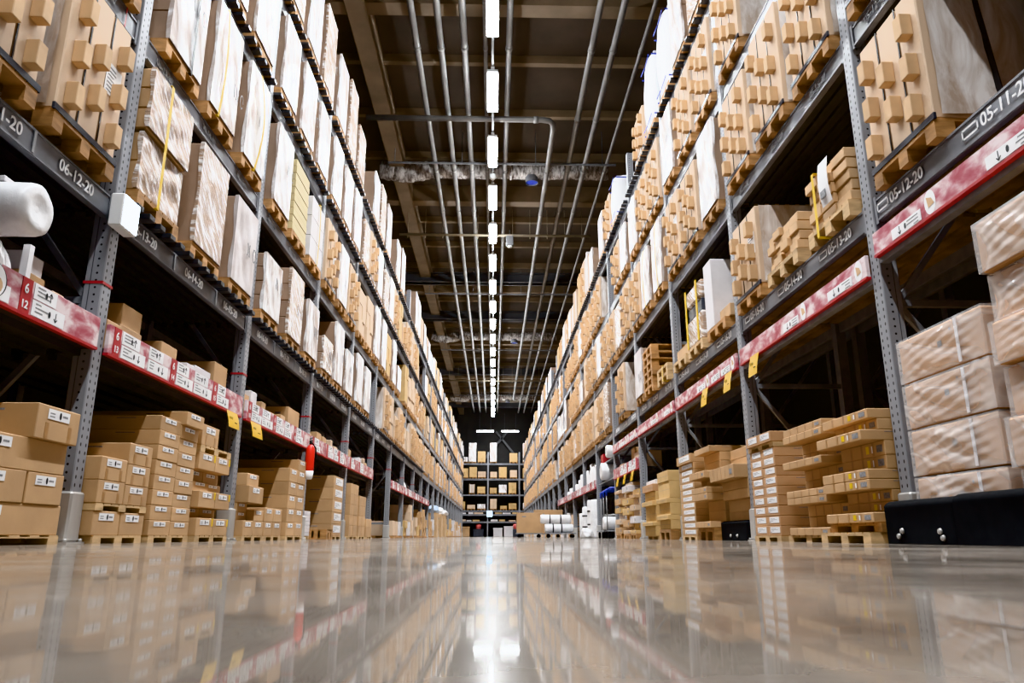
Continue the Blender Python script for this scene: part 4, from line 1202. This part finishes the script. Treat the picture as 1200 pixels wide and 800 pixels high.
# white rolls on the entry shelf
def roll(label, c, r, L, axis, mat='plasticwhite', group=None, straps=(), tag_end=True):
    """wrapped roll lying along 'x' or standing along 'z', c is the front/bottom end centre"""
    t = thing('wrapped_roll', label, 'roll', c, 0, group)
    n = 24
    def f():
        b = MB(); pts = []; rs = []
        prof = ((.02, .02), (.008, r*.5), (.0, r*.8), (.014, r*.95), (.05, r), (.3*L, r*1.01), (.6*L, r*.99), (L-.05, r), (L-.01, r*.9), (L, r*.5), (L, .02))
        for (q, rad) in prof: pts.append((q, rad))
        vs = []; d = {'x': lambda q, a, bb: (q, a, bb), '-x': lambda q, a, bb: (-q, a, bb), 'z': lambda q, a, bb: (a, bb, q)}[axis]
        for (q, rad) in pts:
            for i in range(n):
                th = 2*PI*i/n; w = 1+.02*math.sin(5*th+q*9)
                vs.append(d(q, rad*w*math.cos(th), rad*w*math.sin(th)))
        fs = [(i*n+k, i*n+(k+1) % n, (i+1)*n+(k+1) % n, (i+1)*n+k) for i in range(len(pts)-1) for k in range(n)]
        b.add(vs, fs, 0, True)
        b.f.append(list(range(n))); b.m.append(0); b.sm.append(False); b.f.append([(len(pts)-1)*n+k for k in range(n)]); b.m.append(0); b.sm.append(False)
        return b
    obj('roll_body', proto(('roll_body', round(r, 3), round(L, 3), axis, mat), f, [mat]), t)
    for q in straps:
        b = MB(); p = {'x': ((q-.02, 0, 0), (q+.02, 0, 0)), '-x': ((-q-.02, 0, 0), (-q+.02, 0, 0)), 'z': ((0, 0, q-.02), (0, 0, q+.02))}[axis]
        b.tube(p, r*1.045, 24); obj('strap', b.mesh('strap', ['strapblack']), t)
    return t
roll('thick white plastic-wrapped roll poking out over the entry shelf', (-2.45, 3.70, 1.745), .145, .9, '-x')
crumple('plastic_bundle', 'crumpled white plastic bundle slumped below the thick white roll', 'bundle', (-2.72, 3.74, 1.2505), .15, 'plasticwhite', 12, 1.0, (.8, 1.0, 1.42))
shelf_box(-1, 3.78, .28, .03, .8, .03, 'thin grey flat carton lying on the thick white roll', 'whitebox', z=1.8905)
carton(-1, 2.95, 3.62, 3.94, 1.2505, 1.595, .5, 'brown carton carrying the thick white roll', None, 'plain', 0)
b = MB(); b.box(-.02, .02, -.02, .02, 0, .40)
tag(obj('white_upright_strip', b.mesh('white_upright_strip', ['white']), None, (-2.66, 3.98, 1.2505)), 'thin white upright strip propping the thick white roll', 'strip')

# fire extinguisher on the third left-side post
e = thing('fire_extinguisher', 'red fire extinguisher hung on the third left-side post', 'fire extinguisher', (-2.47, 10.0, .78))
b = MB(); b.tube([(0, 0, .11), (0, 0, .13), (0, 0, .40), (0, 0, .44), (0, 0, .46)], [.052, .058, .058, .04, .02], 20); obj('cylinder', b.mesh('cylinder', ['redpaint']), e)
b = MB(); b.tube([(0, 0, .0), (0, 0, .03), (0, 0, .11)], [.04, .052, .056], 20); obj('white_base', b.mesh('white_base', ['white']), e)
b = MB(); b.tube([(0, 0, .46), (0, 0, .5)], .022, 10); b.bar((0, -.05, .5), (0, .06, .52), .02, .02); b.bar((0, -.04, .53), (0, .06, .56), .02, .012); obj('valve_handle', b.mesh('valve_handle', ['black']), e)
b = MB(); b.tube([(0, .04, .49), (.05, .08, .42), (.06, .07, .3), (.05, .06, .16)], .012, 8); obj('hose', b.mesh('hose', ['rubber']), e)
b = MB(); b.box(-.11, -.07, -.03, .03, .2, .36); obj('bracket', b.mesh('bracket', ['steel']), e)
# lit box sign on the first left-side post
e = thing('lit_box_sign', 'glowing white lit box mounted on the first left-side post', 'light box', (-2.56, 4.65, 2.03))
b = MB(); b.box(0, .09, -.11, .11, 0, .23, c=.008); obj('casing', b.mesh('casing', ['lampwhite']), e)
b = MB(); b.box(.09, .094, -.10, .10, .01, .22); obj('glowing_face', b.mesh('glowing_face', ['emitpanel']), e)
b = MB(); b.box(-.01, .0, -.05, .05, .05, .2); obj('bracket', b.mesh('bracket', ['steel']), e)
# yellow tags under the rails
def ytag(s, x, y, z, label, w=.17, h=.22):
    t = thing('yellow_tag', label, 'tag', (s*x, y, z), rot(s))
    b = MB()
    b.sheet(lambda u, v: (.015*math.sin(PI*v*.9)+.03*v*v, w*(u-.5), -h*v), 4, 8)
    obj('tag_sheet', b.mesh('tag_sheet', ['yellowtag']), t)
    b = MB()
    for q in range(4): b.box(.021, .023, -w*.35+q*.025, -w*.35+q*.025+.006, -h*.5, -h*.34)
    b.box(.028, .03, .02, w*.3, -h*.66, -h*.62)
    obj('tag_print', b.mesh('tag_print', ['black']), t)
    return t
ytag(-1, 2.54, 7.12, 1.21, 'yellow tag hanging under the shelf rail before the second left-side post', .3, .16)
ytag(-1, 2.54, 7.85, 1.21, 'yellow tag hanging under the shelf rail past the second left-side post', .34, .16)
for y, l in ((6.9, 'yellow tag hanging before the second right-side post'), (7.72, 'yellow tag hanging just past the second right-side post'), (8.62, 'yellow tag hanging in the middle of the second right-side bay')):
    ytag(1, 2.54, y, 1.76, l, .24, .21)
for y, l in ((13.5, 'small yellow tag under the low right-side shelf, nearest the fourth post'), (14.3, 'small yellow tag under the middle of the low right-side shelf'), (15.1, 'small yellow tag under the far end of the low right-side shelf')):
    ytag(1, 2.54, y, 1.2, l.replace('nearest', 'beside'), .24, .18)

# ------------------------------------------------------------------ right side floor goods
# bagged cartons, entry bay
low_pallet(1, 2.55, 4.0, 'pallet under the clear-bagged cartons', .86, .11, 0, None, 'wood')
low_pallet(1, 2.55, 3.02, 'pallet under the taller clear-bagged column at the frame edge', .86, .11, 0, None, 'wood')
def bagged(y0, y1, z0, z1, x, label, seed):
    w, h = y1-y0, z1-z0
    t = thing('bagged_carton', label, 'carton', (x, (y0+y1)/2, z0), PI, 'clear-bagged cartons')
    part_box(t, 'carton', w-.05, .95, h-.012, -.018, 0, .001, 'board_red', .01)
    rr = random.Random(seed); ph = [rr.uniform(0, 6.28) for _ in range(8)]
    def g(u, v):
        # corner-to-corner folds pulled tight toward the far upper corners
        e = min(u, 1-u)*2; ev = min(v, 1-v)*2
        tri = lambda q: abs((q % 1)*2-1)
        t1 = math.atan2(v*h+.01, (1-u)*w+.02); t2 = math.atan2((1-v)*h+.01, u*w+.02)
        d1 = math.hypot(v*h, (1-u)*w)/w; d2 = math.hypot((1-v)*h, u*w)/w
        f1 = .020*tri(2.6*t1+ph[0])*min(1, d1*1.4)*(1-.6*d1) + .018*tri(3.1*t2+ph[1])*min(1, d2*1.4)*(1-.6*d2) + .005*tri(5*(u*.6-v)+ph[2])
        return (-.012 + f1*min(1, e*2.2)*min(1, ev*2.2+.15), (w-.02)*(u-.5), .002+(h-.008)*v)
    b = MB(); b.sheet(g, 64, 40)
    for sg in (-1, 1):
        b.sheet(lambda u, v, sg=sg: (-.012-.93*u, sg*((w-.02)/2 + .012*abs(math.sin(11*u+7*v+ph[3]))*min(1, 8*u)*(1 if v < .97 else 0)), .002+(h-.008)*v), 14, 8)
    obj('clear_bag', b.mesh('clear_bag', ['clearfilm']), t)
    q = MB(); q.box(-.006, -.003, w*.22, w*.25, .01, h-.02); obj('tape_strip', q.mesh('tape_strip', ['whitebox']), t)
    q = MB(); q.box(-.0165, -.0155, -.0, .04, h*.5, h*.62, 0); q.box(-.0165, -.0155, .12, .135, h*.75, h*.8, 0); obj('printed_mark', q.mesh('printed_mark', ['paperprint']), t)
zz = [.112, .39, .67, .95, 1.23]
for r in range(4): bagged(3.58, 4.43, zz[r], zz[r+1]-.002, 2.52, 'clear-bagged brown carton, %s, column beside the first right-side post' % RW[r], r)
zz = [.112, .36, .61, .86, 1.09, 1.34, 1.62]
for r in range(6): bagged(2.62, 3.5, zz[r], zz[r+1]-.002, 2.47 if r in (1, 3, 5) else 2.51, 'clear-bagged brown carton, %s, taller column at the frame edge' % RW[r], 20+r)
def rubber(y0, y1, h, x, label, bolts):
    t = thing('rubber_guard', label, 'guard', (x, (y0+y1)/2, 0), PI)
    w = y1-y0
    def g(u, v):
        # front sheet rolled over at the top and round the far end
        return (-.07*(max(0, v-.86)/.14)**2 - .05*(max(0, u-.9)/.1)**2 - .012*math.sin(PI*v)*math.sin(3*u), w*(u-.5), h*(v if v < .9 else .9+.1*math.sin((v-.9)/.1*PI/2)))
    b = MB(); b.sheet(g, 30, 24)
    b.box(-.11, -.075, -w/2+.02, w/2-.03, .0, h-.02)
    obj('rubber_sheet', b.mesh('rubber_sheet', ['rubber']), t)
    for (y, z) in bolts:
        q = MB(); q.tube([(-.0, y, z), (.012, y, z)], [.018, .014], 14); q.tube([(.012, y, z), (.016, y, z)], .006, 8); obj('bolt', q.mesh('bolt', ['guard']), t)
    return t
rubber(3.84, 4.60, .255, 2.42, 'matt black rubber guard sheet at the foot of the first right-side post', ((.18, .07), (.2, .035), (-.2, .075), (-.24, .045)))
rubber(2.9, 3.86, .262, 2.395, 'second black rubber guard sheet running out of the frame edge', ((.2, .07), (.22, .04)))
rubber(7.53, 8.44, .21, 2.56, 'black rubber mat draped against flat cartons past the second post', ((-.12, .05), (.1, .05)))
# bay one: long flat packs on two pallets
W = 'yellow-marked pile beside the first right-side post'
low_pallet(1, 2.38, 5.09, 'lower raw pallet under the yellow-marked pile', .72, .07, 0, None, 'woodpale', .9)
low_pallet(1, 2.45, 5.07, 'upper pallet under the yellow-marked pile', .72, .06, .071, None, 'wood', .95)
rows = [(.131, .195, 2.42), (.195, .265, 2.56), (.265, .34, 2.56), (.34, .405, 2.42), (.405, .47, 2.42), (.47, .56, 2.55), (.56, .655, 2.55), (.655, .725, 2.40), (.725, .80, 2.52), (.80, .865, 2.46)]
for r, (a, q, x) in enumerate(rows):
    carton(1, x, 4.74, 5.42 if x < 2.5 else 5.36, a, q, .8, '%s flat carton, yellow mark, %s, %s' % ('jutting' if x < 2.5 else 'set-back', RW[r], W), W, 'yellowmark')
W = 'wide flat-pack pile in the first right-side bay'
low_pallet(1, 2.46, 5.86, 'pallet under the wide flat-pack pile', .8, .05, 0, None, 'woodpale')
rows = [(.05, .11, 2.45), (.11, .2, 2.62), (.2, .29, 2.62), (.29, .345, 2.45), (.345, .4, 2.45), (.4, .49, 2.62), (.49, .575, 2.62), (.575, .635, 2.44), (.635, .71, 2.62), (.71, .79, 2.62), (.79, .85, 2.46), (.85, .91, 2.47)]
for r, (a, q, x) in enumerate(rows):
    carton(1, x, 5.45, 6.2, a, q, .85, '%s long flat carton, %s, %s' % ('jutting' if x < 2.5 else 'set-back', RW[r], W), W, 'long')
W = 'labelled stack before the second right-side post'
low_pallet(1, 2.5, 6.86, 'pallet under the labelled stack before the second post', .66)
stack(1, 2.5, [(6.53, 6.845), (6.85, 7.17)], [even(.05, .825, 9)]*2, W, lab=2, mat='board_red', dp=.9, noun='white-labelled carton')
low_pallet(1, 2.5, 6.86, 'thin pallet near the top of the labelled stack', .66, .045, .8255)
for c, (y0, y1) in enumerate(((6.53, 6.845), (6.85, 7.17))):
    carton(1, 2.48, y0, y1, .871, .965, .9, 'white-labelled carton topping the labelled stack, %s half' % ('near', 'far')[c], W, 'plain', 2, 'board_red')
# bay two
W = 'slab pile behind the black rubber mat'
low_pallet(1, 2.70, 7.99, 'pallet under the slab pile behind the rubber mat', .8, .05, 0, None, 'wood')
rows = [(.05, .12, 2.68), (.12, .2, 2.68), (.2, .3, 2.66), (.3, .43, 2.66), (.43, .53, 2.6), (.53, .63, 2.6), (.63, .77, 2.46), (.77, .88, 2.72), (.88, .99, 2.72)]
for r, (a, q, x) in enumerate(rows): carton(1, x, 7.56, 8.42, a, q, .75, 'flat carton, %s, %s' % (RW[r], W), W, 'long' if x < 2.5 else 'plain')
W = 'tray pile in the middle of the second right-side bay'
low_pallet(1, 2.5, 8.83, 'raw pallet under the tray pile', .66, .14, 0, None, 'wood')
rows = [(.141, .21, 2.46), (.21, .33, 2.64), (.33, .45, 2.64), (.45, .53, 2.44), (.53, .6, 2.44), (.6, .7, 2.64), (.7, .78, 2.42), (.78, .9, 2.62), (.9, 1.0, 2.62), (1.0, 1.07, 2.5)]
for r, (a, q, x) in enumerate(rows): carton(1, x, 8.5, 9.16, a, q, .8, 'flat carton, %s, %s' % (RW[r], W), W, 'long' if x < 2.5 else 'plain')
W = 'slim labelled stack before the third right-side post'
low_pallet(1, 2.5, 9.6, 'pallet under the slim labelled stack', .7)
stack(1, 2.5, [(9.25, 9.96)], [even(.05, .95, 11) + [(.95, 1.06, -.03)]], W, lab=2, noun='small labelled carton', dp=.9)
# bay three: yellowish stacks
W = 'yellowish stack past the third right-side post'
low_pallet(1, 2.45, 10.75, 'raw pallet under the yellowish stack past the third post', .7, .14, 0, None, 'wood')
rows = [(.142, .27, 2.46), (.27, .34, 2.42), (.34, .5, 2.46), (.5, .57, 2.42), (.57, .8, 2.46), (.8, .95, 2.45)]
for r, (a, q, x) in enumerate(rows): carton(1, x, 10.4, 11.1, a, q, .8, 'yellowish carton, %s, %s' % (RW[r], W), W, 'seam', 0, 'yellowboard')
W = 'second yellowish stack with white top packs'
low_pallet(1, 2.5, 11.8, 'pallet under the second yellowish stack', .8)
rows = [(.05, .2, 2.46), (.2, .26, 2.42), (.26, .5, 2.48), (.5, .57, 2.42), (.57, .72, 2.48), (.72, .83, 2.44)]
for r, (a, q, x) in enumerate(rows): carton(1, x, 11.4, 12.2, a, q, .8, 'yellowish carton, %s, %s' % (RW[r], W), W, 'seam', 0, 'yellowboard' if r < 5 else 'board_red')
for q in range(4): carton(1, 2.5, 11.45+q*.18, 11.62+q*.18, .8305, .9, .6, 'small white pack, %s along, on the second yellowish stack' % ORD[q+1], 'small white packs', 'none', 0, 'whitebox', name='white_pack')
# bay four: flat piles under a shelf
rr = random.Random(21)
for n, (y0, y1, hh) in enumerate(((13.2, 13.75, .78), (13.85, 14.5, .98), (14.7, 15.4, .88))):
    low_pallet(1, 2.5, (y0+y1)/2, 'pallet under the %s flat pile below the low right-side shelf' % ORD[n+1], .6, .09, 0, None, 'wood')
    z = .09; r = 0
    while z < hh:
        h = rr.choice((.06, .1, .12)); m = rr.choice(('board', 'tan', 'whitebox', 'yellowboard'))
        carton(1, 2.5+(.08 if r % 2 else 0), y0, y1, z, z+h, .7, 'flat carton, %s, %s pile below the low right-side shelf' % (RW[r], ORD[n+1]), 'flat piles', 'long', 0, m); z += h; r += 1
shelf_box(1, 13.5, .5, .3, .4, .03, 'brown carton on the low right-side shelf', 'tan'); shelf_box(1, 13.98, .36, .42, .4, .05, 'taller brown carton mid low right-side shelf'); shelf_box(1, 14.5, .4, .2, .4, .05, 'low carton on the low right-side shelf'); shelf_box(1, 15.1, .5, .22, .4, .02, 'reddish carton at the far end of the low right-side shelf', 'board_red')
# bay five: rolls on cross bars, trolleys below
roll('long white roll lying high in the trolley bay', (2.5, 16.4, 1.87), .14, .9, 'x')
roll('white roll lying lower in the trolley bay', (2.5, 17.3, 1.5), .2, .9, 'x')
b = MB(); b.box(-.9, 0, -1.25, 1.2, 0, .03); 
for z, l in ((1.70, 'upper plank shelf under the high white roll'), (1.265, 'lower plank shelf under the lower white roll')):
    b = MB(); b.box(0, .95, -1.3, 1.3, 0, .03); tag(obj('plank_shelf', b.mesh('plank_shelf', ['steel']), None, (2.62, 17.2, z)), l, 'shelf')
carton(1, 2.62, 17.6, 18.0, 1.7305, 1.95, .4, 'red box beside the high white roll in the trolley bay', None, 'none', 0, 'red')
def trolley(x, y, rz, label):
    t = thing('hand_trolley', label, 'trolley', (x, y, 0), rz, 'blue-handled trolleys')
    b = MB(); b.box(-.3, .3, -.22, .22, .14, .17, c=.006); obj('platform', b.mesh('platform', ['steel']), t)
    for sx in (-.24, .24):
        for sy in (-.16, .16):
            w = MB(); w.tube([(sx, sy-.02, .065), (sx, sy+.02, .065)], .065, 16); w.bar((sx, sy, .065), (sx, sy, .14), .03, .03); obj('wheel', w.mesh('wheel', ['rubber']), t)
    b = MB()
    for sy in (-.2, .2): b.tube([(-.29, sy, .15), (-.29, sy, .98)], .012, 8)
    b.tube([(-.29, -.2, .5), (-.29, .2, .5)], .01, 8); obj('tube_frame', b.mesh('tube_frame', ['pipe']), t)
    b = MB(); b.tube([(-.29, -.2, .9), (-.29, -.2, 1.02), (-.31, -.12, 1.07), (-.31, .12, 1.07), (-.29, .2, 1.02), (-.29, .2, .9)], .022, 10); obj('blue_handle', b.mesh('blue_handle', ['blue']), t)
    return t
trolley(2.72, 16.6, 1.4, 'blue-handled trolley, first of the parked row'); trolley(2.72, 17.25, 1.5, 'blue-handled trolley, second of the parked row'); trolley(2.72, 17.9, 1.6, 'blue-handled trolley, third of the parked row')
roll('white roll lying across the parked blue-handled trolleys', (2.42, 16.62, .32), .14, .6, 'x')
roll('upright white roll by the sixth right-side post', (2.62, 19.1, 0), .16, .95, 'z'); roll('upright strapped white roll, further in', (2.7, 20.4, 0), .15, 1.0, 'z', straps=(.35, .7)); roll('third upright white roll, strapped', (2.66, 21.3, 0), .14, .85, 'z', straps=(.3, .6))
crumple('plastic_bag', 'crumpled white plastic bag on the floor by the upright rolls', 'bag', (2.3, 18.6, 0), .16, 'plasticwhite', 8, .9)
roll('fourth upright white roll, short', (2.7, 22.3, 0), .15, .7, 'z')
# white bundles standing on the long right-side shelf
rr = random.Random(31); n = 0
y = 18.95
while y < 29.6:
    post = min(abs(y - PY(1, q)) for q in range(5, 12))
    if post > .2:
        h = max(.22, .85 - (y-18.9)*.065) * rr.uniform(.75, 1.0); r = rr.uniform(.09, .13)
        roll('white wrapped bundle standing on the long shelf, %s along' % (ORD+['twenty-second','twenty-third','twenty-fourth','twenty-fifth','twenty-sixth','twenty-seventh','twenty-eighth','twenty-ninth','thirtieth'])[n+1], (XF+.14+rr.uniform(0, .06), y, 1.2505), round(r, 2), round(h, 1), 'z', 'sack', 'white bundles on the long right-side shelf'); n += 1
    y += rr.uniform(.32, .5)
# trolley loads out in the aisle
t = thing('platform_cart', 'platform cart under the big brown carton in the aisle', 'cart', (1.1, 23.3, 0), 0)
def cart_parts(t, w):
    b = MB(); b.box(-w/2, w/2, -.3, .3, .11, .14, c=.004); obj('platform', b.mesh('platform', ['steel']), t)
    for sx in (-w/2+.1, w/2-.1):
        for sy in (-.24, .24):
            q = MB(); q.tube([(sx, sy-.02, .05), (sx, sy+.02, .05)], .05, 14); q.bar((sx, sy, .05), (sx, sy, .11), .03, .03); obj('wheel', q.mesh('wheel', ['rubber']), t)
cart_parts(t, .8)
o = carton(1, .72, 23.0, 23.6, .1405, .74, .78, 'big plain brown carton riding a cart in the aisle', None, 'plain', 0)
b = MB(); b.tube([(-.52, -.3045, .42), (-.52, -.3025, .42)], .05, 16); obj('cable_coil_mark', b.mesh('cable_coil_mark', ['black']), o)
t = thing('platform_cart', 'platform cart under the two strapped white rolls', 'cart', (1.98, 22.4, 0), 0); cart_parts(t, .9)
roll('lower strapped white roll on the aisle cart', (1.52, 22.4, .272), .13, .85, 'x', straps=(.25, .5)); roll('upper strapped white roll on the aisle cart', (1.40, 22.45, .535), .13, .9, 'x', straps=(.28, .6))
carton(1, 1.45, 26.6, 27.2, .1405, .95, 1.0, 'brown carton rising behind the strapped white rolls', None, 'plain', 0)
t = thing('platform_cart', 'platform cart under the brown carton behind the rolls', 'cart', (1.95, 26.9, 0), 0); cart_parts(t, .9)
# right floor goods further on
rr = random.Random(14)
for k in range(8, 21):
    for n in range(3):
        y = PY(1, k)+.25+n*.82; w = rr.uniform(.45, .7); hh = rr.uniform(.3, .9); cnt = max(1, int(hh/.22)); m = rr.choice(('board', 'tan', 'whitebox', 'board'))
        for q in range(cnt):
            if k > 8: mass_box(1, 2.55+rr.uniform(0, .05), y, y+w, hh*q/cnt+.001, hh*(q+1)/cnt, .7, m)
            else: carton(1, 2.55+rr.uniform(0, .05), y, y+w, hh*q/cnt, hh*(q+1)/cnt, .7, '%s carton, %s, stack %s along in the %s right-side bay' % ({'board': 'brown', 'tan': 'tan', 'whitebox': 'white'}[m], RW[q], ORD[n+1], ORD[k]), 'floor cartons far along', 'plain', 0, m)
tag(obj('distant_carton', MASS.mesh('distant_carton', MM)), 'mass of brown, tan and white cartons on the floor under the distant rack bays', 'carton', None, 'stuff')
# pale film and bags over the far left-side goods
for i, (y, z, m, l) in enumerate(((34, 1.06, 'bluecloth', 'pale blue film draped over goods far down the left-side floor'), (37, 1.08, 'plasticwhite', 'white film bundle on goods far down the left-side floor'), (39.8, 1.1, 'plasticwhite', 'second white film bundle far down the left-side floor'))):
    carton(-1, 2.5, y-.5, y+.5, .0, z-.003, .6, 'brown crate under the %s' % l.split(' on ')[0].split(' over ')[0].replace('second ', 'further '), None, 'plain', 0, 'block')
    crumple('film_bundle', l, 'film', (-2.8, y, z), .5, m, 40+i, .5, (.7, 1.1, .8))
for i, (y, l) in enumerate(((25.2, 'white bag slumped on the left-side shelf far along'), (27.6, 'bigger white bag slumped past it on the left-side shelf'), (22.6, 'small white bag at the near end of the far left-side shelf'))):
    crumple('plastic_bag', l, 'bag', (-2.86, y, 1.2505), .3, 'plasticwhite', 60+i, .9, (.7, 1.2, 1))

# ------------------------------------------------------------------ far rack across the end of the aisle
FY = 66.3
xs = [-3.3, -.5, 2.3, 5.1]
for i in range(3):
    w = xs[i+1]-xs[i]
    t = thing('pallet_rack', 'far grey rack bay across the aisle end, %s' % ('behind the left-side racks', 'in the middle', 'behind the right-side racks')[i], 'pallet rack', (xs[i], FY, 0), -PI/2, 'far rack bays')
    for y in ([0] if i < 2 else [0, w]):
        obj('post', proto('post', m_post, ['post']), t, (0, y, 0)); obj('frame_brace', proto('frame_brace', m_brace, ['steel']), t, (0, y, 0)); obj('post', proto('rear_post', m_rear, ['steel']), t, (0, y, 0))
    for z in (1.15, 1.78, 2.11, 3.48, 4.85, 6.21):
        obj('beam', proto(('beam', 1), m_beam(1), ['beamlight']), t, (.02, 0, z)); obj('mesh_deck', proto(('mesh_deck', 1), lambda: m_deck(1), ['deckdark']), t, (0, 0, z))
items = {5: [(310, 335, 35, 'film'), (340, 385, 120, 'film'), (390, 445, 70, 'yellow'), (465, 505, 120, 'film'), (583, 635, 60, 'yellow'), (650, 668, 120, 'film')],
         4: [(310, 338, 60, 'yellow'), (345, 390, 68, 'yellow'), (395, 445, 42, 'cartons'), (470, 510, 40, 'cartons'), (515, 575, 68, 'yellow'), (588, 630, 50, 'cartons'), (650, 672, 62, 'yellow')],
         3: [(345, 378, 62, 'panels'), (390, 445, 45, 'yellow'), (467, 510, 38, 'yellow'), (520, 570, 55, 'film'), (575, 630, 68, 'yellow')],
         2: [(310, 322, 50, 'yellow'), (330, 387, 32, 'cartons'), (395, 443, 35, 'film'), (470, 510, 65, 'cartons'), (530, 570, 26, 'yellow'), (577, 630, 40, 'yellow'), (650, 672, 42, 'film')]}
for L, lst in items.items():
    for i, (a, q, h, kd) in enumerate(lst):
        xa, xb = (a/5-98)*.0748, (q/5-98)*.0748
        for post in xs:
            dd = (xa+xb)/2 - post
            if abs(dd) < .47: sh = math.copysign(.47, dd) - dd; xa += sh; xb += sh
        hh = round(h/5*.0748-PH, 2)
        mats, look = FARK[kd]; geo = 'cartons' if kd == 'yellow' else kd
        me = proto(('pallet_load', kd, max(.2, hh), i % 4), m_far(geo, max(.2, hh), i % 4), mats)
        o = obj('pallet_load', me, None, ((xa+xb)/2, FY-.04, LV[L]+BH+.001), -PI/2); o.scale = (1, min(1, (xb-xa)/PW*.98), 1)
        tag(o, '%s on the far rack, %s tier, %s across' % (look, TIER[L], ORD[i+1]), 'pallet load', 'pallet loads on the far rack')
rr = random.Random(8)
for z, nm in ((1.306, 'lower'), (1.936, 'upper')):
    x = -2.9; i = 0
    while x < 2.3:
        w = rr.uniform(.35, .8); hh = rr.uniform(.1, .16)
        if min(abs(x+w/2-q) for q in xs) > w/2+.1:
            o = obj('cardboard_carton', proto(('far_flat', round(w, 1), round(hh, 2)), cbox(round(w, 1), .6, round(hh, 2)), [rr.choice(('tan', 'yellowboard', 'whitebox'))]), None, (x+w/2, FY-.02, z), -PI/2)
            tag(o, 'flat carton on the far rack %s low shelf, %s across' % (nm, ORD[i+1]), 'carton', 'flat cartons on the far low shelves'); i += 1
        x += w + rr.uniform(.05, .4)
for i, (x, w, h, m, l) in enumerate(((-2.45, .75, .85, 'board', 'brown bin'), (-1.3, .9, .65, 'greywrap', 'dark crate'), (.4, .8, .75, 'whitebox', 'grey-white bin'), (1.35, .8, .9, 'whitebox', 'taller white bin'))):
    o = obj('storage_bin', proto(('storage_bin', i), lambda: MB().box(-.6, 0, -w/2, w/2, 0, h-.1, c=.02).box(-.62, .02, -w/2-.02, w/2+.02, h-.1, h, c=.01), [m]), None, (x, FY-.05, 0), -PI/2)
    tag(o, '%s on the floor under the far rack' % l, 'bin', 'bins under the far rack')
def bucket(x, y, z, l):
    b = MB(); b.tube([(0, 0, 0), (0, 0, .3), (0, 0, .36), (0, 0, .42)], [.2, .24, .22, .12], 18); tag(obj('pink_tub', b.mesh('pink_tub', ['pink']), None, (x, y, z)), l, 'tub')
bucket(-1.3, FY+.25, .652, 'pink round tub on the dark crate under the far rack'); bucket(1.95, FY-.3, .652, 'pink round tub on a dark stand by the far rack')
b = MB(); b.box(-.25, .25, -.25, .25, 0, .65, c=.01); tag(obj('dark_stand', b.mesh('dark_stand', ['greywrap']), None, (1.95, FY-.3, 0)), 'dark stand carrying the second pink tub', 'stand')
e = thing('lit_box_sign', 'small bluish glowing lit panel on the far rack post', 'light box', (-.33, FY-.02, 1.7), -PI/2)
b = MB(); b.box(0, .08, -.24, .24, 0, .5, c=.01); obj('casing', b.mesh('casing', ['lampwhite']), e)
b = MB(); b.box(.08, .085, -.22, .22, .02, .48); obj('glowing_face', b.mesh('glowing_face', ['emitblue']), e)

# ------------------------------------------------------------------ lettering to mesh, camera, world
bpy.context.view_layer.update()
dg = bpy.context.evaluated_depsgraph_get()
for o in FONTS:
    me = bpy.data.meshes.new_from_object(o.evaluated_get(dg))
    n = obj('lettering', me, o.parent, o.location); n.rotation_euler = o.rotation_euler
for o in FONTS: bpy.data.objects.remove(o)

w = bpy.data.worlds.new('ambient'); SC.world = w; w.use_nodes = True
bg = w.node_tree.nodes['Background']; bg.inputs[0].default_value = (.95, .97, 1, 1); bg.inputs[1].default_value = .32
cam = bpy.data.cameras.new('camera'); co = bpy.data.objects.new('camera', cam); C.objects.link(co)
cam.sensor_width = 36; cam.lens = 36*859.7/1200; cam.clip_end = 300; cam.clip_start = .01
co.location = (0, 0, .045)
pit, yaw = math.radians(14.86), math.radians(1.417)
fw = Vector((math.sin(yaw)*math.cos(pit), math.cos(yaw)*math.cos(pit), math.sin(pit)))
co.rotation_euler = fw.to_track_quat('-Z', 'Y').to_euler()
SC.camera = co
SC.view_settings.view_transform = 'Khronos PBR Neutral'
SC.view_settings.look = 'None'
SC.view_settings.exposure = .36
SC.cycles.max_bounces = 8; SC.cycles.diffuse_bounces = 4; SC.cycles.glossy_bounces = 4; SC.cycles.transparent_max_bounces = 8
SC.cycles.sample_clamp_indirect = 10
